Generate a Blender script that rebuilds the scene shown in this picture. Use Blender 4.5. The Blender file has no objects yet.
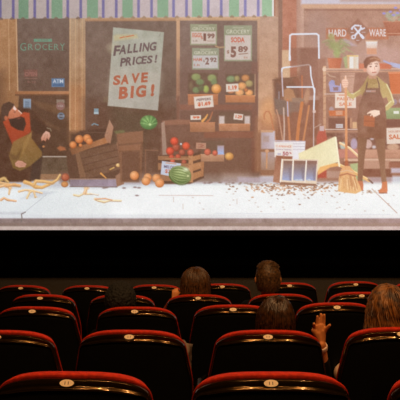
import bpy, bmesh, math, random
import numpy as np
from mathutils import Vector, Matrix, noise as mnoise
random.seed(4)
scene = bpy.context.scene
# ------------------------------------------------------------------ camera
F = 690.0                 # focal length in pixels of the 400 px frame
HZ = 176.0                # row of the horizon
CAMZ = 1.956
SD = 14.67                # distance of the screen
cd = bpy.data.cameras.new('camera'); cam = bpy.data.objects.new('camera', cd)
scene.collection.objects.link(cam); scene.camera = cam
cam.location = (0, 0, CAMZ); cam.rotation_euler = (math.radians(90), 0, 0)
cd.sensor_fit = 'HORIZONTAL'; cd.sensor_width = 36; cd.lens = 36 * F / 400
cd.shift_y = (HZ - 200) / 400; cd.clip_end = 100; cd.clip_start = .05
# ------------------------------------------------------------------ world and exposure
w = bpy.data.worlds.new('world'); scene.world = w; w.use_nodes = True
w.node_tree.nodes['Background'].inputs[0].default_value = (0, 0, 0, 1)
w.node_tree.nodes['Background'].inputs[1].default_value = 0
scene.view_settings.view_transform = 'Standard'; scene.view_settings.look = 'None'
scene.view_settings.exposure = 0; scene.view_settings.gamma = 1
LAMP_W = 430.0
LAMP_C = (1.0, .55, .23)
LAMPS = [(-1.2, -.8), (1.0, -1.6), (3.0, .0), (-.2, 3.0), (2.4, 2.6)]
CEIL = 7.7
# ------------------------------------------------------------------ helpers
C = scene.collection
def at(x, y, Y):
    return Vector(((x - 200) / F * Y, Y, CAMZ - (y - HZ) / F * Y))
def tag(o, label=None, cat=None, group=None, kind=None):
    for k, v in (('label', label), ('category', cat), ('group', group), ('kind', kind)):
        if v: o[k] = v
    return o
def empty(name, loc=(0, 0, 0), rz=0, **k):
    o = bpy.data.objects.new(name, None); C.objects.link(o); o.location = loc
    o.rotation_euler = (0, 0, rz); o.empty_display_size = .1
    return tag(o, **k)
def link(name, bm_or_me, mat, parent=None, smooth=True):
    if isinstance(bm_or_me, bmesh.types.BMesh):
        me = bpy.data.meshes.new(name); bm_or_me.to_mesh(me); bm_or_me.free()
    else: me = bm_or_me
    o = bpy.data.objects.new(name, me); C.objects.link(o)
    if mat: me.materials.clear(); me.materials.append(mat)
    me.polygons.foreach_set('use_smooth', [smooth] * len(me.polygons))
    if parent: o.parent = parent
    return o
def copy_tree(o, parent=None):
    c = o.copy(); C.objects.link(c); c.parent = parent
    for ch in list(o.children): copy_tree(ch, c)
    return c
def mat(name, col, rough=.6, spec=.5, metal=0, noise=0, nscale=40, coat=0, bump=0, bscale=200, sheen=0, col2=None, tint=None):
    m = bpy.data.materials.new(name); m.use_nodes = True; nt = m.node_tree
    b = nt.nodes['Principled BSDF']; b.inputs['Base Color'].default_value = (*col, 1)
    b.inputs['Roughness'].default_value = rough; b.inputs['Specular IOR Level'].default_value = spec
    b.inputs['Metallic'].default_value = metal; b.inputs['Coat Weight'].default_value = coat
    b.inputs['Sheen Weight'].default_value = sheen
    if tint: b.inputs['Specular Tint'].default_value = (*tint, 1); b.inputs['Coat Tint'].default_value = (*tint, 1)
    tc = nt.nodes.new('ShaderNodeTexCoord')
    if noise or col2:
        n = nt.nodes.new('ShaderNodeTexNoise'); n.inputs['Scale'].default_value = nscale; n.inputs['Detail'].default_value = 4
        nt.links.new(tc.outputs['Object'], n.inputs['Vector'])
        r = nt.nodes.new('ShaderNodeValToRGB'); r.color_ramp.elements[0].position = .35; r.color_ramp.elements[1].position = .65
        c2 = col2 or tuple(c * (1 - noise) for c in col)
        r.color_ramp.elements[0].color = (*c2, 1); r.color_ramp.elements[1].color = (*col, 1)
        nt.links.new(n.outputs['Fac'], r.inputs[0]); nt.links.new(r.outputs[0], b.inputs['Base Color'])
    if bump:
        n2 = nt.nodes.new('ShaderNodeTexNoise'); n2.inputs['Scale'].default_value = bscale
        nt.links.new(tc.outputs['Object'], n2.inputs['Vector'])
        bp = nt.nodes.new('ShaderNodeBump'); bp.inputs['Strength'].default_value = bump; bp.inputs['Distance'].default_value = .01
        nt.links.new(n2.outputs['Fac'], bp.inputs['Height']); nt.links.new(bp.outputs[0], b.inputs['Normal'])
    return m
def bx(bm, x0, x1, y0, y1, z0, z1, bev=0):
    r = bmesh.ops.create_cube(bm, size=1)
    for v in r['verts']:
        v.co = Vector(((x0 + x1) / 2 + v.co.x * (x1 - x0), (y0 + y1) / 2 + v.co.y * (y1 - y0), (z0 + z1) / 2 + v.co.z * (z1 - z0)))
    if bev:
        es = list({e for v in r['verts'] for e in v.link_edges})
        bmesh.ops.bevel(bm, geom=es, offset=bev, segments=3, affect='EDGES', profile=.5)
def box(name, m, parent, *a, bev=0, smooth=False):
    bm = bmesh.new(); bx(bm, *a, bev=bev); return link(name, bm, m, parent, smooth)
# ------------------------------------------------------------------ the room
M_BLACK = mat('black_fabric', (.0006, .0005, .0004), .95, 0)
M_WALL = mat('dark_wall_fabric', (.012, .009, .007), .9, .1, noise=.3, nscale=3)
M_CEIL = mat('dark_ceiling', (.010, .008, .007), .9, .1, noise=.2, nscale=3)
M_CARPET = mat('dark_carpet', (.14, .105, .060), .95, .0, noise=.8, nscale=38, bump=.4, bscale=120)
DROP = lambda d: .0899 * d + .4043
ROWD = [2.1, 3.095, 4.19, 5.12, 6.14]
FZ = lambda d: max(0.0, CAMZ - DROP(d) - 1.0)
# stepped floor
steps = [(15.2, 0.0), (ROWD[4] - .33, 0.0)]
allrows = [-2.9, -1.9, -.9, .1, 1.1] + ROWD
prof = [(15.4, 0.0)]
for d in reversed(allrows):
    z = FZ(d) if d > 2 else CAMZ - DROP(d) - 1.0
    y1 = prof[-1][0]
    if prof[-1][1] != z: prof.append((y1, z))
    prof.append((d - .33, z))
prof.append((prof[-1][0], prof[-1][1] + .09)); prof.append((-5.0, prof[-1][1]))
bm = bmesh.new(); RW = 7.2
vs = [[bm.verts.new((sx * RW, y, z)) for y, z in prof] + [bm.verts.new((sx * RW, -5.0, -.25)), bm.verts.new((sx * RW, 15.4, -.25))] for sx in (-1, 1)]
n = len(vs[0])
for i in range(n):
    j = (i + 1) % n; bm.faces.new((vs[0][i], vs[1][i], vs[1][j], vs[0][j]))
bm.faces.new(vs[0]); bm.faces.new(list(reversed(vs[1])))
bmesh.ops.recalc_face_normals(bm, faces=bm.faces)
tag(link('floor', bm, M_CARPET, smooth=False), kind='structure')
tag(box('wall_front', M_BLACK, None, -RW, RW, 15.0, 15.3, -.2, CEIL), kind='structure')
M_SHADE_BOX = mat('shade_box_black', (.0012, .0010, .0008), .95, 0)
sbox = box('shade_box', M_SHADE_BOX, None, -RW + .01, RW - .01, 13.25, 14.99, 0.0, .24, bev=.01); tag(sbox, 'low black box added to keep the floor under the cinema screen dark', 'shade_box')  # added black box, darkens the far floor where its brown fades out
tag(box('wall_back', M_WALL, None, -RW, RW, -5.3, -5.0, -.2, CEIL), kind='structure')
tag(box('wall_left', M_WALL, None, -RW - .3, -RW, -5.3, 15.3, -.2, CEIL), kind='structure')
tag(box('wall_right', M_WALL, None, RW, RW + .3, -5.3, 15.3, -.2, CEIL), kind='structure')
tag(box('ceiling', M_CEIL, None, -RW - .3, RW + .3, -5.3, 15.3, CEIL, CEIL + .3), kind='structure')
# ------------------------------------------------------------------ the cinema screen and what the film shows on it
S = .5; PX0, PY0, PX1, PY1 = -75.0, -70.0, 475.0, 230.0
NX = int((PX1 - PX0) / S) + 1; NY = int((PY1 - PY0) / S) + 1
IMG = np.zeros((NY, NX, 3)); LAB = np.zeros((NY, NX), int)
GX, GY = np.meshgrid(PX0 + S * np.arange(NX), PY0 + S * np.arange(NY))
PARTS = [('projected_picture', 'sunlit street scene of shop fronts in the projected film')]; CUR = [0]
def P(name=None, label=None):
    if name is None: CUR[0] = 0
    else: PARTS.append((name, label)); CUR[0] = len(PARTS) - 1
rng = np.random.default_rng(3)
def vnoise(sc):
    h, w_ = int(300 / sc) + 3, int(550 / sc) + 3
    g = rng.standard_normal((h, w_)); u = (GX - PX0) / sc; v = (GY - PY0) / sc
    i = u.astype(int); j = v.astype(int); a = u - i; b = v - j; a = a * a * (3 - 2 * a); b = b * b * (3 - 2 * b)
    return (g[j, i] * (1 - a) + g[j, i + 1] * a) * (1 - b) + (g[j + 1, i] * (1 - a) + g[j + 1, i + 1] * a) * b
N2, N6, N25 = vnoise(1.6), vnoise(5), vnoise(22)
def sl(x0, y0, x1, y1, m=1.5):
    a = max(0, int((x0 - m - PX0) / S)); b = min(NX, int((x1 + m - PX0) / S) + 2)
    c = max(0, int((y0 - m - PY0) / S)); d = min(NY, int((y1 + m - PY0) / S) + 2)
    return (slice(c, max(c, d)), slice(a, max(a, b)))
def colour(col, s, bb):
    if isinstance(col[0], str):
        x0, y0, x1, y1 = bb
        t = (GY[s] - y0) / max(1e-6, y1 - y0) if col[0] == 'v' else (GX[s] - x0) / max(1e-6, x1 - x0)
        t = np.clip(t, 0, 1)[..., None]
        return np.array(col[1]) * (1 - t) + np.array(col[2]) * t
    return np.array(col, float)
def blend(s, al, col):
    IMG[s] = IMG[s] * (1 - al[..., None]) + col * al[..., None]
    if CUR[0] >= 0: LAB[s][al > .5] = CUR[0]
def poly(pts, col, soft=.9, a=1.0, tex=0):
    pts = np.array(pts, float); bb = (*pts.min(0), *pts.max(0)); s = sl(*bb, m=soft + 1)
    x, y = GX[s], GY[s]
    if x.size == 0: return
    d = np.full(x.shape, 1e9); ins = np.zeros(x.shape, bool)
    for (ax, ay), (bx_, by) in zip(pts, np.roll(pts, -1, 0)):
        ex, ey = bx_ - ax, by - ay; L = ex * ex + ey * ey + 1e-9
        t = np.clip(((x - ax) * ex + (y - ay) * ey) / L, 0, 1)
        d = np.minimum(d, np.hypot(x - ax - t * ex, y - ay - t * ey))
        c = (ay > y) != (by > y)
        with np.errstate(divide='ignore', invalid='ignore'):
            ins ^= c & (x < ex * (y - ay) / (ey if ey != 0 else 1e-9) + ax)
    sd = np.where(ins, -d, d); al = np.clip(.5 - sd / soft, 0, 1) * a
    c = colour(col, s, bb)
    if tex: c = c + (tex * (.6 * N2[s] + N6[s]))[..., None]
    blend(s, al, c)
def rect(x0, y0, x1, y1, col, **k): poly([(x0, y0), (x1, y0), (x1, y1), (x0, y1)], col, **k)
def ell(cx, cy, rx, ry, col, soft=.9, a=1.0, rot=0, hi=None, dark=.0, hx=-.3, hy=-.4):
    r = max(rx, ry); s = sl(cx - r, cy - r, cx + r, cy + r, m=soft + 1)
    ca, sa = math.cos(math.radians(rot)), math.sin(math.radians(rot))
    x, y = GX[s] - cx, cy - GY[s]; u = (x * ca + y * sa) / rx; v = (-x * sa + y * ca) / ry
    q = np.hypot(u, v); al = np.clip(.5 + (1 - q) * min(rx, ry) / soft, 0, 1) * a
    c = np.array(col, float)
    if hi is not None:
        t = np.clip(1 - np.hypot(u - hx, v + hy) / 1.35, 0, 1)[..., None]
        c = c * (1 - t) + np.array(hi) * t
    if dark: c = c * (1 - dark * np.clip(q - .45, 0, 1))[..., None]
    blend(s, al, c)
def stroke(pts, wd, col, soft=.8, a=1.0, w1=None):
    pts = [np.array(p, float) for p in pts]; X = [p[0] for p in pts]; Y = [p[1] for p in pts]
    m = max(wd, w1 or wd); s = sl(min(X) - m, min(Y) - m, max(X) + m, max(Y) + m)
    x, y = GX[s], GY[s]
    if x.size == 0: return
    sd = np.full(x.shape, 1e9); n = len(pts) - 1
    for i in range(n):
        (ax, ay), (bx_, by) = pts[i], pts[i + 1]; ex, ey = bx_ - ax, by - ay
        t = np.clip(((x - ax) * ex + (y - ay) * ey) / (ex * ex + ey * ey + 1e-9), 0, 1)
        r = wd / 2 if w1 is None else (wd + (w1 - wd) * (i + t) / n) / 2
        sd = np.minimum(sd, np.hypot(x - ax - t * ex, y - ay - t * ey) - r)
    blend(s, np.clip(.5 - sd / soft, 0, 1) * a, colour(col, s, (min(X), min(Y), max(X), max(Y))))
_tc = {}
def glyphs(txt, bold):
    if (txt, bold) in _tc: return _tc[(txt, bold)]
    cu = bpy.data.curves.new('t', 'FONT'); cu.body = txt; cu.offset = bold; cu.resolution_u = 3
    ob = bpy.data.objects.new('t', cu); me = bpy.data.meshes.new_from_object(ob)
    me.calc_loop_triangles(); co = np.array([v.co[:2] for v in me.vertices])
    T = co[np.array([t.vertices[:] for t in me.loop_triangles])]
    bpy.data.objects.remove(ob); bpy.data.curves.remove(cu); bpy.data.meshes.remove(me)
    mn, mx = T.reshape(-1, 2).min(0), T.reshape(-1, 2).max(0); T = (T - (mn + mx) / 2) / (mx - mn)
    _tc[(txt, bold)] = T; return T
def text(txt, cx, cy, wd, ht, col, rot=0, shear=0, bold=.02, a=1.0, lab=True):
    T = glyphs(txt, bold) * (wd, ht); T = np.stack([T[..., 0] + shear * T[..., 1], T[..., 1]], -1)
    ca, sa = math.cos(math.radians(rot)), math.sin(math.radians(rot))
    X = cx + T[..., 0] * ca - T[..., 1] * sa; Y = cy - (T[..., 0] * sa + T[..., 1] * ca)
    s = sl(X.min(), Y.min(), X.max(), Y.max(), m=1)
    K = 3; gx = GX[s][0]; gy = GY[s][:, 0]
    o = (np.arange(K) - (K - 1) / 2) / K * S * 1.3
    fx = (gx[:, None] + o).ravel(); fy = (gy[:, None] + o).ravel(); A = np.zeros((len(fy), len(fx)), bool)
    for tx, ty in zip(X, Y):
        i0, i1 = np.searchsorted(fx, (tx.min() - .3, tx.max() + .3)); j0, j1 = np.searchsorted(fy, (ty.min() - .3, ty.max() + .3))
        if i1 <= i0 or j1 <= j0: continue
        x, y = np.meshgrid(fx[i0:i1], fy[j0:j1])
        e = [(tx[(k + 1) % 3] - tx[k]) * (y - ty[k]) - (ty[(k + 1) % 3] - ty[k]) * (x - tx[k]) for k in range(3)]
        A[j0:j1, i0:i1] |= ((e[0] >= 0) & (e[1] >= 0) & (e[2] >= 0)) | ((e[0] <= 0) & (e[1] <= 0) & (e[2] <= 0))
    al = A.reshape(len(gy), K, len(gx), K).mean((1, 3)) * a
    keep = CUR[0]; CUR[0] = -1; blend(s, al, np.array(col, float)); CUR[0] = keep
def lines(x0, y0, x1, y1, n, col, a=.5, wd=.5):            # small illegible print
    for i in range(n):
        y = y0 + (y1 - y0) * (i + .5) / n; stroke([(x0, y), (x1, y)], wd, col, a=a)

# ---- walls of the shops
P()
rect(-80, -75, 280, 185, ('h', (120, 82, 52), (188, 150, 126)), tex=3)
rect(276, -75, 480, 180, ('h', (172, 128, 108), (186, 142, 122)), tex=3)
rect(-80, 15, 18, 165, ('v', (168, 120, 80), (128, 84, 54)), tex=4)
rect(-80, 70, 5, 170, (112, 74, 50), soft=8, a=.8)
stroke([(8.5, 19), (9.5, 90)], .9, (205, 160, 120), a=.6)
stroke([(16.2, 19), (18, 95)], 1.1, (205, 165, 130), a=.8)
# glass of the grocery door
P('pictured_door', 'dark glass shop door with green lettering in the film')
poly([(17, 18), (69.5, 18), (69, 91), (18.5, 91)], ('v', (106, 85, 76), (94, 70, 60)), tex=2)
poly([(19, 95), (69, 95), (69, 170), (15, 170)], ('v', (86, 58, 44), (74, 50, 38)), tex=2)
rect(15, 91.3, 69, 95.2, ('h', (150, 95, 60), (178, 118, 80)))
rect(15, 94, 69, 96, (90, 58, 42), a=.7)
poly([(30, 100), (69, 108), (69, 118), (40, 108)], (120, 84, 58), a=.5, soft=3)
poly([(36, 116), (60, 128), (60, 131), (30, 118)], (130, 95, 70), a=.35, soft=3)
rect(40, 156, 69, 157.3, (172, 160, 148)); rect(24, 157.5, 75, 174, (88, 70, 56), tex=3, a=.9)
rect(37, 40.2, 51.5, 41.8, (92, 140, 120), a=0)
rect(33.8, 38.8, 52, 41.8, (92, 142, 118)); text('SUPER', 43, 40.3, 12, 1.8, (110, 95, 84), a=.7)
for ch, x, wd, h in (('G', 23.2, 5.8, 7.6), ('R', 30.6, 5, 6), ('O', 37.8, 6, 6.6), ('C', 44.8, 4.8, 6), ('E', 50.6, 4, 6), ('R', 56.4, 4.6, 6), ('Y', 62.4, 5, 7)):
    text(ch, x, 46.8, wd, h, (98, 144, 122), bold=-.005)
    stroke([(x - wd * .5, 46.9 + h / 2), (x + wd * .5, 46.9 + h / 2)], .5, (98, 144, 122), a=.35)
rect(24, 69.5, 37.5, 77, (120, 74, 66), a=.7); text('OPEN', 30.8, 74, 12, 4, (160, 105, 98), a=.7)
stroke([(25, 78.6), (37, 78.6)], .7, (160, 108, 100), a=.6); text('9-10', 31.5, 82, 8.5, 2.6, (150, 100, 92), a=.7)
rect(51.5, 78.3, 64.5, 87, (80, 112, 150)); text('ATM', 58, 81.2, 10.5, 3.8, (190, 200, 210)); rect(53, 84, 63, 86, (60, 90, 135))
rect(23.3, 98.8, 31, 112.5, (128, 150, 172)); rect(25, 101, 29.5, 108.5, (96, 116, 140)); lines(25, 101, 29.5, 108, 4, (160, 178, 196))
rect(24.7, 109.5, 30, 112, (92, 72, 62))
rect(56.5, 99.5, 64.5, 103, (130, 112, 100)); ell(60.5, 106, 4.3, 4.2, (134, 96, 92)); text('VISA', 60.5, 106, 6, 2, (190, 180, 180), a=.7)
ell(61, 116, 3.6, 3.6, (96, 112, 134)); ell(61, 116, 2, 2, (70, 66, 74)); stroke([(58, 116), (64, 116)], .8, (150, 160, 176))
# middle column
P()
rect(69.5, 17, 85.5, 178, ('v', (172, 142, 114), (168, 110, 68)), tex=4)
rect(69.5, 85, 85.5, 140, (170, 108, 66), a=.55, soft=8); rect(69, 132, 86, 182, (84, 56, 42), soft=6)
for x, a in ((70.2, .8), (75.6, .6), (82.3, .7)): stroke([(x, 19), (x - .3, 130)], 1.0, (216, 172, 128), a=a * .7)
stroke([(79, 19), (79, 130)], 1.3, (140, 96, 64), a=.35)
# window 2 with poster
P('pictured_window', 'dark shop window behind the sale poster in the film')
rect(85, 16.5, 179, 21.5, ('v', (206, 162, 124), (156, 112, 82)))
poly([(85.5, 21.3), (177, 21), (179, 150), (85.5, 135)], ('v', (112, 90, 80), (96, 72, 62)), tex=2.5)
poly([(85.5, 100), (178, 105), (178, 182), (85.5, 182)], (92, 62, 50), soft=14, tex=3)
poly([(112, 105), (150, 112), (142, 150), (112, 150)], (74, 64, 48), soft=16, a=.5)
rect(94, 108.5, 98.5, 114, (120, 150, 162)); rect(94, 112, 98.5, 114, (170, 190, 196)); stroke([(92, 125), (94, 123.6), (98, 125)], 1.2, (108, 140, 156))
P()
rect(176.3, 20, 179.8, 100, ('v', (206, 160, 124), (168, 118, 92))); rect(176.8, 96, 179.6, 175, (120, 74, 58), soft=2)
# window 3
P('pictured_produce_window', 'shop window with price signs and produce in the film')
rect(180, 20.3, 258, 176, ('v', (124, 100, 92), (108, 78, 68)), tex=2.5)
rect(180, 62, 256, 176, ('v', (116, 88, 80), (104, 66, 56)), soft=10)
P(); rect(176, 16.8, 260.5, 20.6, ('v', (220, 178, 140), (190, 146, 112)))
rect(257.3, 19, 260.8, 72, ('v', (200, 158, 130), (160, 116, 96)))
rect(251.5, 62, 257.5, 180, ('v', (120, 84, 76), (112, 66, 52)), soft=2)
rect(180, 104.5, 252, 110, (128, 80, 66), soft=2); rect(180, 131, 254, 138, (126, 74, 58), soft=2); rect(180, 111, 252, 131, (104, 70, 60), a=.8, soft=2)
rect(181, 139, 250, 176, (106, 72, 60), soft=3)
# wall column between the shops
poly([(260, 17), (279, 17), (279, 185), (257, 185)], ('v', (190, 152, 132), (206, 148, 104)), tex=4)
rect(258, 118, 276, 176, (182, 124, 92), soft=8); rect(256, 132, 280, 177, (140, 94, 72), soft=6)
ell(269, 112, 8, 13, (226, 160, 108), soft=6, a=.7)
rect(278.3, -75, 282.5, 180, ('v', (146, 112, 100), (130, 86, 68)))
rect(282.5, -75, 297, 175, ('v', (192, 124, 102), (168, 100, 78)), tex=3)
poly([(276, 95), (285, 75), (330, 75), (330, 180), (276, 180)], (138, 88, 70), soft=10, tex=3)
# hardware shop front
rect(296.5, -75, 304, 62, ('h', (178, 132, 118), (204, 166, 150)), soft=1.5)
P('pictured_hardware_window', 'bright window of the tool shop in the film')
rect(304, 9, 480, 100, ('v', (174, 132, 116), (176, 136, 124)), tex=4)
rect(304, -75, 480, 9.3, ('v', (196, 152, 130), (202, 160, 136)), tex=3)
rect(301, -1, 480, 4.3, (206, 198, 208), soft=2.5); rect(340, -1, 480, 2, (180, 158, 146), soft=3, a=.8); rect(302, 4.6, 480, 8, (214, 170, 140), soft=2)
rect(304.5, 8.8, 480, 10.8, (150, 106, 92), soft=1.5)
ell(318, 30, 12, 18, (172, 138, 130), soft=10, a=.7); ell(350, 50, 30, 10, (172, 140, 130), soft=8, a=.6); ell(385, 55, 25, 10, (196, 160, 150), soft=8, a=.8)
poly([(300, 48), (319, 48), (319, 96), (300, 96)], (146, 100, 86), soft=3)
poly([(319, 58), (326, 58), (326, 170), (318, 170)], (150, 104, 88), soft=3, tex=3)
rect(324, 72, 480, 180, ('v', (162, 120, 104), (146, 98, 80)), soft=3, tex=5)
# awning: stripes, ragged hem
P('pictured_awning', 'green white and blue striped awning in the film')
edge = 274.0
def awn_col(x, l, r):
    t = min(1, max(0, x / 274)); return tuple(l[k] * (1 - t) + r[k] * t for k in range(3))
hem = lambda x: 18.9 - .0095 * x
poly([(-80, -50), (edge, -50), (edge, hem(edge)), (-80, hem(-80))], ('h', (150, 138, 136), (216, 198, 200)), tex=1.5)
for g, wd in ((-85, 10), (-50, 10), (-16, 10), (18.5, 10), (51.5, 11), (87, 11), (122.3, 10.5), (157.3, 11), (192, 10.5), (229, 10), (262, 11)):
    rect(g, -50, g + wd, hem(g + 5), awn_col(g, (98, 134, 108), (150, 194, 160)), soft=1)
    for o in (16.3, 29.3):
        if g + o < edge - 5: rect(g + o - 1.4, -50, g + o + 1.3, hem(g + o), awn_col(g, (94, 86, 140), (136, 134, 190)), soft=1)
for g in range(-78, 272, 11):
    poly([(g, hem(g) - .4), (g + 2, hem(g) - 1.8), (g + 4, hem(g) - .4), (g + 4, hem(g) + 1), (g, hem(g) + 1)], (150, 120, 96) if g > 80 else (108, 84, 72), a=.8)
rect(272, -50, 274, 16, (226, 222, 218)); rect(274, -50, 275.4, 16, (160, 100, 80))
# pavement
P('pictured_pavement', 'pale sunlit pavement and kerb in the film')
poly([(-80, 183), (0, 181.5), (70, 180), (72, 186), (128, 180), (200, 178), (230, 174), (262, 176), (480, 176), (480, 222), (-80, 222)], ('h', (196, 200, 206), (206, 206, 212)), soft=3)
rect(60, 172, 260, 183, ('v', (108, 76, 64), (150, 134, 132)), soft=4); rect(222, 171, 250, 181, ('v', (126, 92, 78), (186, 174, 176)), soft=7, a=.8)
rect(284, 168, 345, 182, (152, 108, 88), soft=6); rect(238, 177, 290, 182.5, (186, 176, 182), soft=3, a=.8)
rect(330, 168, 480, 174, (142, 96, 76), soft=3); rect(362, 176, 392, 184, (170, 150, 150), soft=3)
poly([(-80, 190), (60, 188), (150, 187), (190, 184), (300, 184), (480, 182), (480, 218), (-80, 218)], ('h', (226, 231, 233), (250, 246, 240)), soft=5)
poly([(110, 189), (480, 185), (480, 217), (110, 217)], (244, 244, 244), soft=10, a=.8)
poly([(36, 191), (56, 192), (40, 197), (20, 199)], (186, 190, 198), soft=3, a=.6)
ell(20, 205, 60, 14, (214, 218, 222), soft=14, a=.35)
poly([(-80, 212), (24, 212), (25, 216), (-80, 216)], (196, 198, 204), a=.7, soft=2)
rect(-80, 214.5, 480, 217.8, ('h', (216, 220, 224), (246, 240, 238)), soft=1.5)
rect(-80, 218.4, 480, 226, ('h', (126, 110, 112), (160, 140, 140)), soft=1.8, tex=6); rect(-80, 223, 480, 226, ('h', (112, 94, 88), (160, 138, 130)), soft=1.5, a=.7)

rect(-80, 226, 480, 232, ('h', (190, 174, 166), (214, 190, 182)), soft=1.4, tex=5)
stroke([(25.5, 212), (21.5, 214), (22, 219), (21, 222)], 1.1, (112, 106, 106), a=.85)
stroke([(25, 212), (46, 195)], .6, (170, 174, 180), a=.6)
stroke([(159, 195.3), (213, 195.6)], .6, (214, 188, 178)); stroke([(215, 213.3), (390, 214.5)], .5, (214, 214, 222), a=.7)
for x, y in ((173.5, 197), (183, 204), (237, 199)): stroke([(x, y), (x, y + 5)], .6, (214, 190, 176), a=.8)
stroke([(372, 189), (397, 213)], .9, (200, 170, 156), a=.9)
random.seed(8)
for i in range(330):                                        # sweepings and grit
    x = random.gauss(298, 28); y = 184.2 + abs(random.gauss(0, 5.4))
    if not 228 < x < 350: continue
    q = random.random(); r = random.uniform(.4, 1.0)
    ell(x, y, r * 1.3, r * .7, (136, 92, 68) if q < .35 else (206, 150, 108) if q < .68 else (184, 150, 132) if q < .8 else (246, 240, 232), rot=random.uniform(-40, 40), a=.9)
for i in range(40): ell(random.uniform(226, 345), 183.3 + random.uniform(-.8, 1.4), 1.1, .6, (120, 100, 84), a=.6)
for i in range(26): ell(random.uniform(362, 383), 191.5 + random.uniform(-1.3, 1.8), 1.0, .6, random.choice([(150, 126, 108), (210, 190, 172)]))
for i in range(40):
    ell(random.uniform(185, 398), random.uniform(186, 212), .8, .45, (196, 166, 150), a=.7)
for x, y in ((104, 188), (106.5, 187.6), (135, 187.3), (139, 187.8), (137, 195.5), (124, 188), (205, 183), (209, 183), (211, 182.4), (220, 182.5), (233, 183)): ell(x, y, 1.8, .8, (120, 96, 96), a=.75)
# ---- seated man
P('pictured_seated_man', 'bearded man in apron and knitted cap sitting on the doorstep in the film')
poly([(-2, 118), (4, 108), (30, 108), (44, 122), (50, 132), (48, 140), (40, 148), (38, 178), (30, 182), (-10, 182), (-30, 165)], (74, 46, 34), soft=2.5, tex=3)
poly([(34, 118), (47, 128), (47, 134), (36, 134), (28, 124)], (66, 42, 32), soft=2)
poly([(34, 148), (44, 142), (40, 180), (30, 180)], (60, 42, 36), soft=2)
poly([(3, 122), (8, 116), (14, 118), (24, 112), (29.5, 113), (31, 132), (20, 140), (13, 146), (8, 134)], ('v', (178, 66, 36), (150, 52, 32)), soft=1.5)
poly([(13, 142), (20, 138), (29, 134), (32, 131), (31.5, 138), (42, 152), (42, 156), (30, 166), (20, 171), (13, 168), (9, 156)], ('v', (140, 100, 54), (112, 84, 44)), soft=1.4, tex=3)
poly([(8, 152), (16, 156), (22, 148), (18, 160), (12, 160)], (100, 70, 42), soft=2, a=.8); poly([(24, 141), (31, 134), (27, 146), (21, 158)], (158, 120, 66), soft=2, a=.6)
poly([(1, 108), (3, 104), (9, 101.5), (14, 104), (14.5, 108), (9, 114), (5, 121), (2, 119)], (76, 52, 42), soft=1.2)
poly([(9, 112), (14, 106), (17, 108.5), (19.5, 111.5), (22, 113.5), (20, 116), (17, 120), (11, 121), (8, 117)], ('v', (214, 132, 100), (180, 96, 66)), soft=1)
poly([(14, 105.5), (16.5, 109), (15.5, 110.5), (13, 109)], (236, 206, 196), soft=.8); stroke([(18.5, 110.5), (21.5, 113.3)], .9, (238, 200, 184))
ell(14.8, 112, .8, .5, (110, 66, 52)); ell(6, 118, 1.8, 2.2, (176, 92, 62))
poly([(8.5, 119), (13, 118.5), (17, 117.5), (21, 116.5), (24.5, 118), (26, 124), (23.5, 131), (18, 130), (11, 126)], (56, 36, 30), soft=1.2)
ell(19, 118.4, 1.7, .5, (120, 60, 48), rot=15)
P('pictured_hand', 'right hand of the seated man in the film')
poly([(41, 138), (43, 134), (46, 131), (49.5, 132.5), (50.5, 136), (48.5, 140), (47, 138), (45.5, 141.5), (43.5, 140), (41.5, 141)], ('v', (226, 178, 158), (190, 120, 96)), soft=.9)
for p in (((44, 139), (45.5, 134)), ((46.5, 139.5), (47.5, 134.5))): stroke(p, .5, (150, 90, 74), a=.6)
stroke([(47, 128), (50.5, 129), (51, 131)], 1, (150, 140, 118), a=.7)
P('pictured_hand', 'left hand of the seated man in the film'); poly([(15, 163), (18, 160.5), (22, 161), (26.5, 164), (25, 167), (19, 167.5), (15.5, 166)], (202, 142, 122), soft=.9); lines(20, 162, 26, 166, 2, (150, 90, 76))
P('pictured_leaves', 'brown dry leaf hanging by the seated man in the film'); poly([(57, 148), (60, 146), (65, 147.5), (66, 150), (60, 151)], (160, 90, 56), soft=1.5); ell(43.5, 146.5, 1.2, 1, (190, 120, 70))
# ---- peel scattered on the ground
P('pictured_peel', 'orange yellow peel scattered over the pavement in the film')
ban = [([(0, 180), (4, 178.5), (8, 182)], 2.6, (186, 146, 76)), ([(-20, 184), (-8, 181), (4, 184), (20, 186)], 2.6, (206, 156, 96)), ([(0, 186.5), (6, 185), (10, 188), (9, 194)], 2.0, (224, 170, 112)),
       ([(6, 186), (14, 184.6), (20, 185.5)], 2.2, (214, 150, 84)), ([(25, 182), (30, 183.6), (36, 187), (42, 187.5), (50, 184)], 2.8, (222, 162, 84)), ([(34, 185), (36, 181), (44, 181.5), (52, 183), (57, 180), (60, 175)], 2.4, (220, 164, 92)),
       ([(19, 191.5), (25, 190), (32, 190.5), (42, 193)], 1.5, (236, 184, 130)), ([(27, 198), (30, 192), (33, 191)], 1.4, (236, 190, 130)), ([(34, 192), (35.5, 197)], 1.4, (232, 180, 120)),
       ([(1, 200), (4, 198), (8, 200), (16, 201)], 1.6, (226, 160, 110)), ([(74, 195), (79, 196), (84, 193.5), (87, 194), (92, 194)], 1.3, (236, 200, 150)), ([(85, 193), (86.5, 188)], 2.6, (240, 190, 140)), ([(90, 193.5), (98, 195)], .8, (232, 200, 180)),
       ([(95, 199), (98, 200.5), (104, 202), (110, 200.5), (121, 200.8)], 1.7, (240, 206, 160)), ([(96, 199), (105, 198.5), (112, 200)], .8, (226, 150, 110))]
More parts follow.
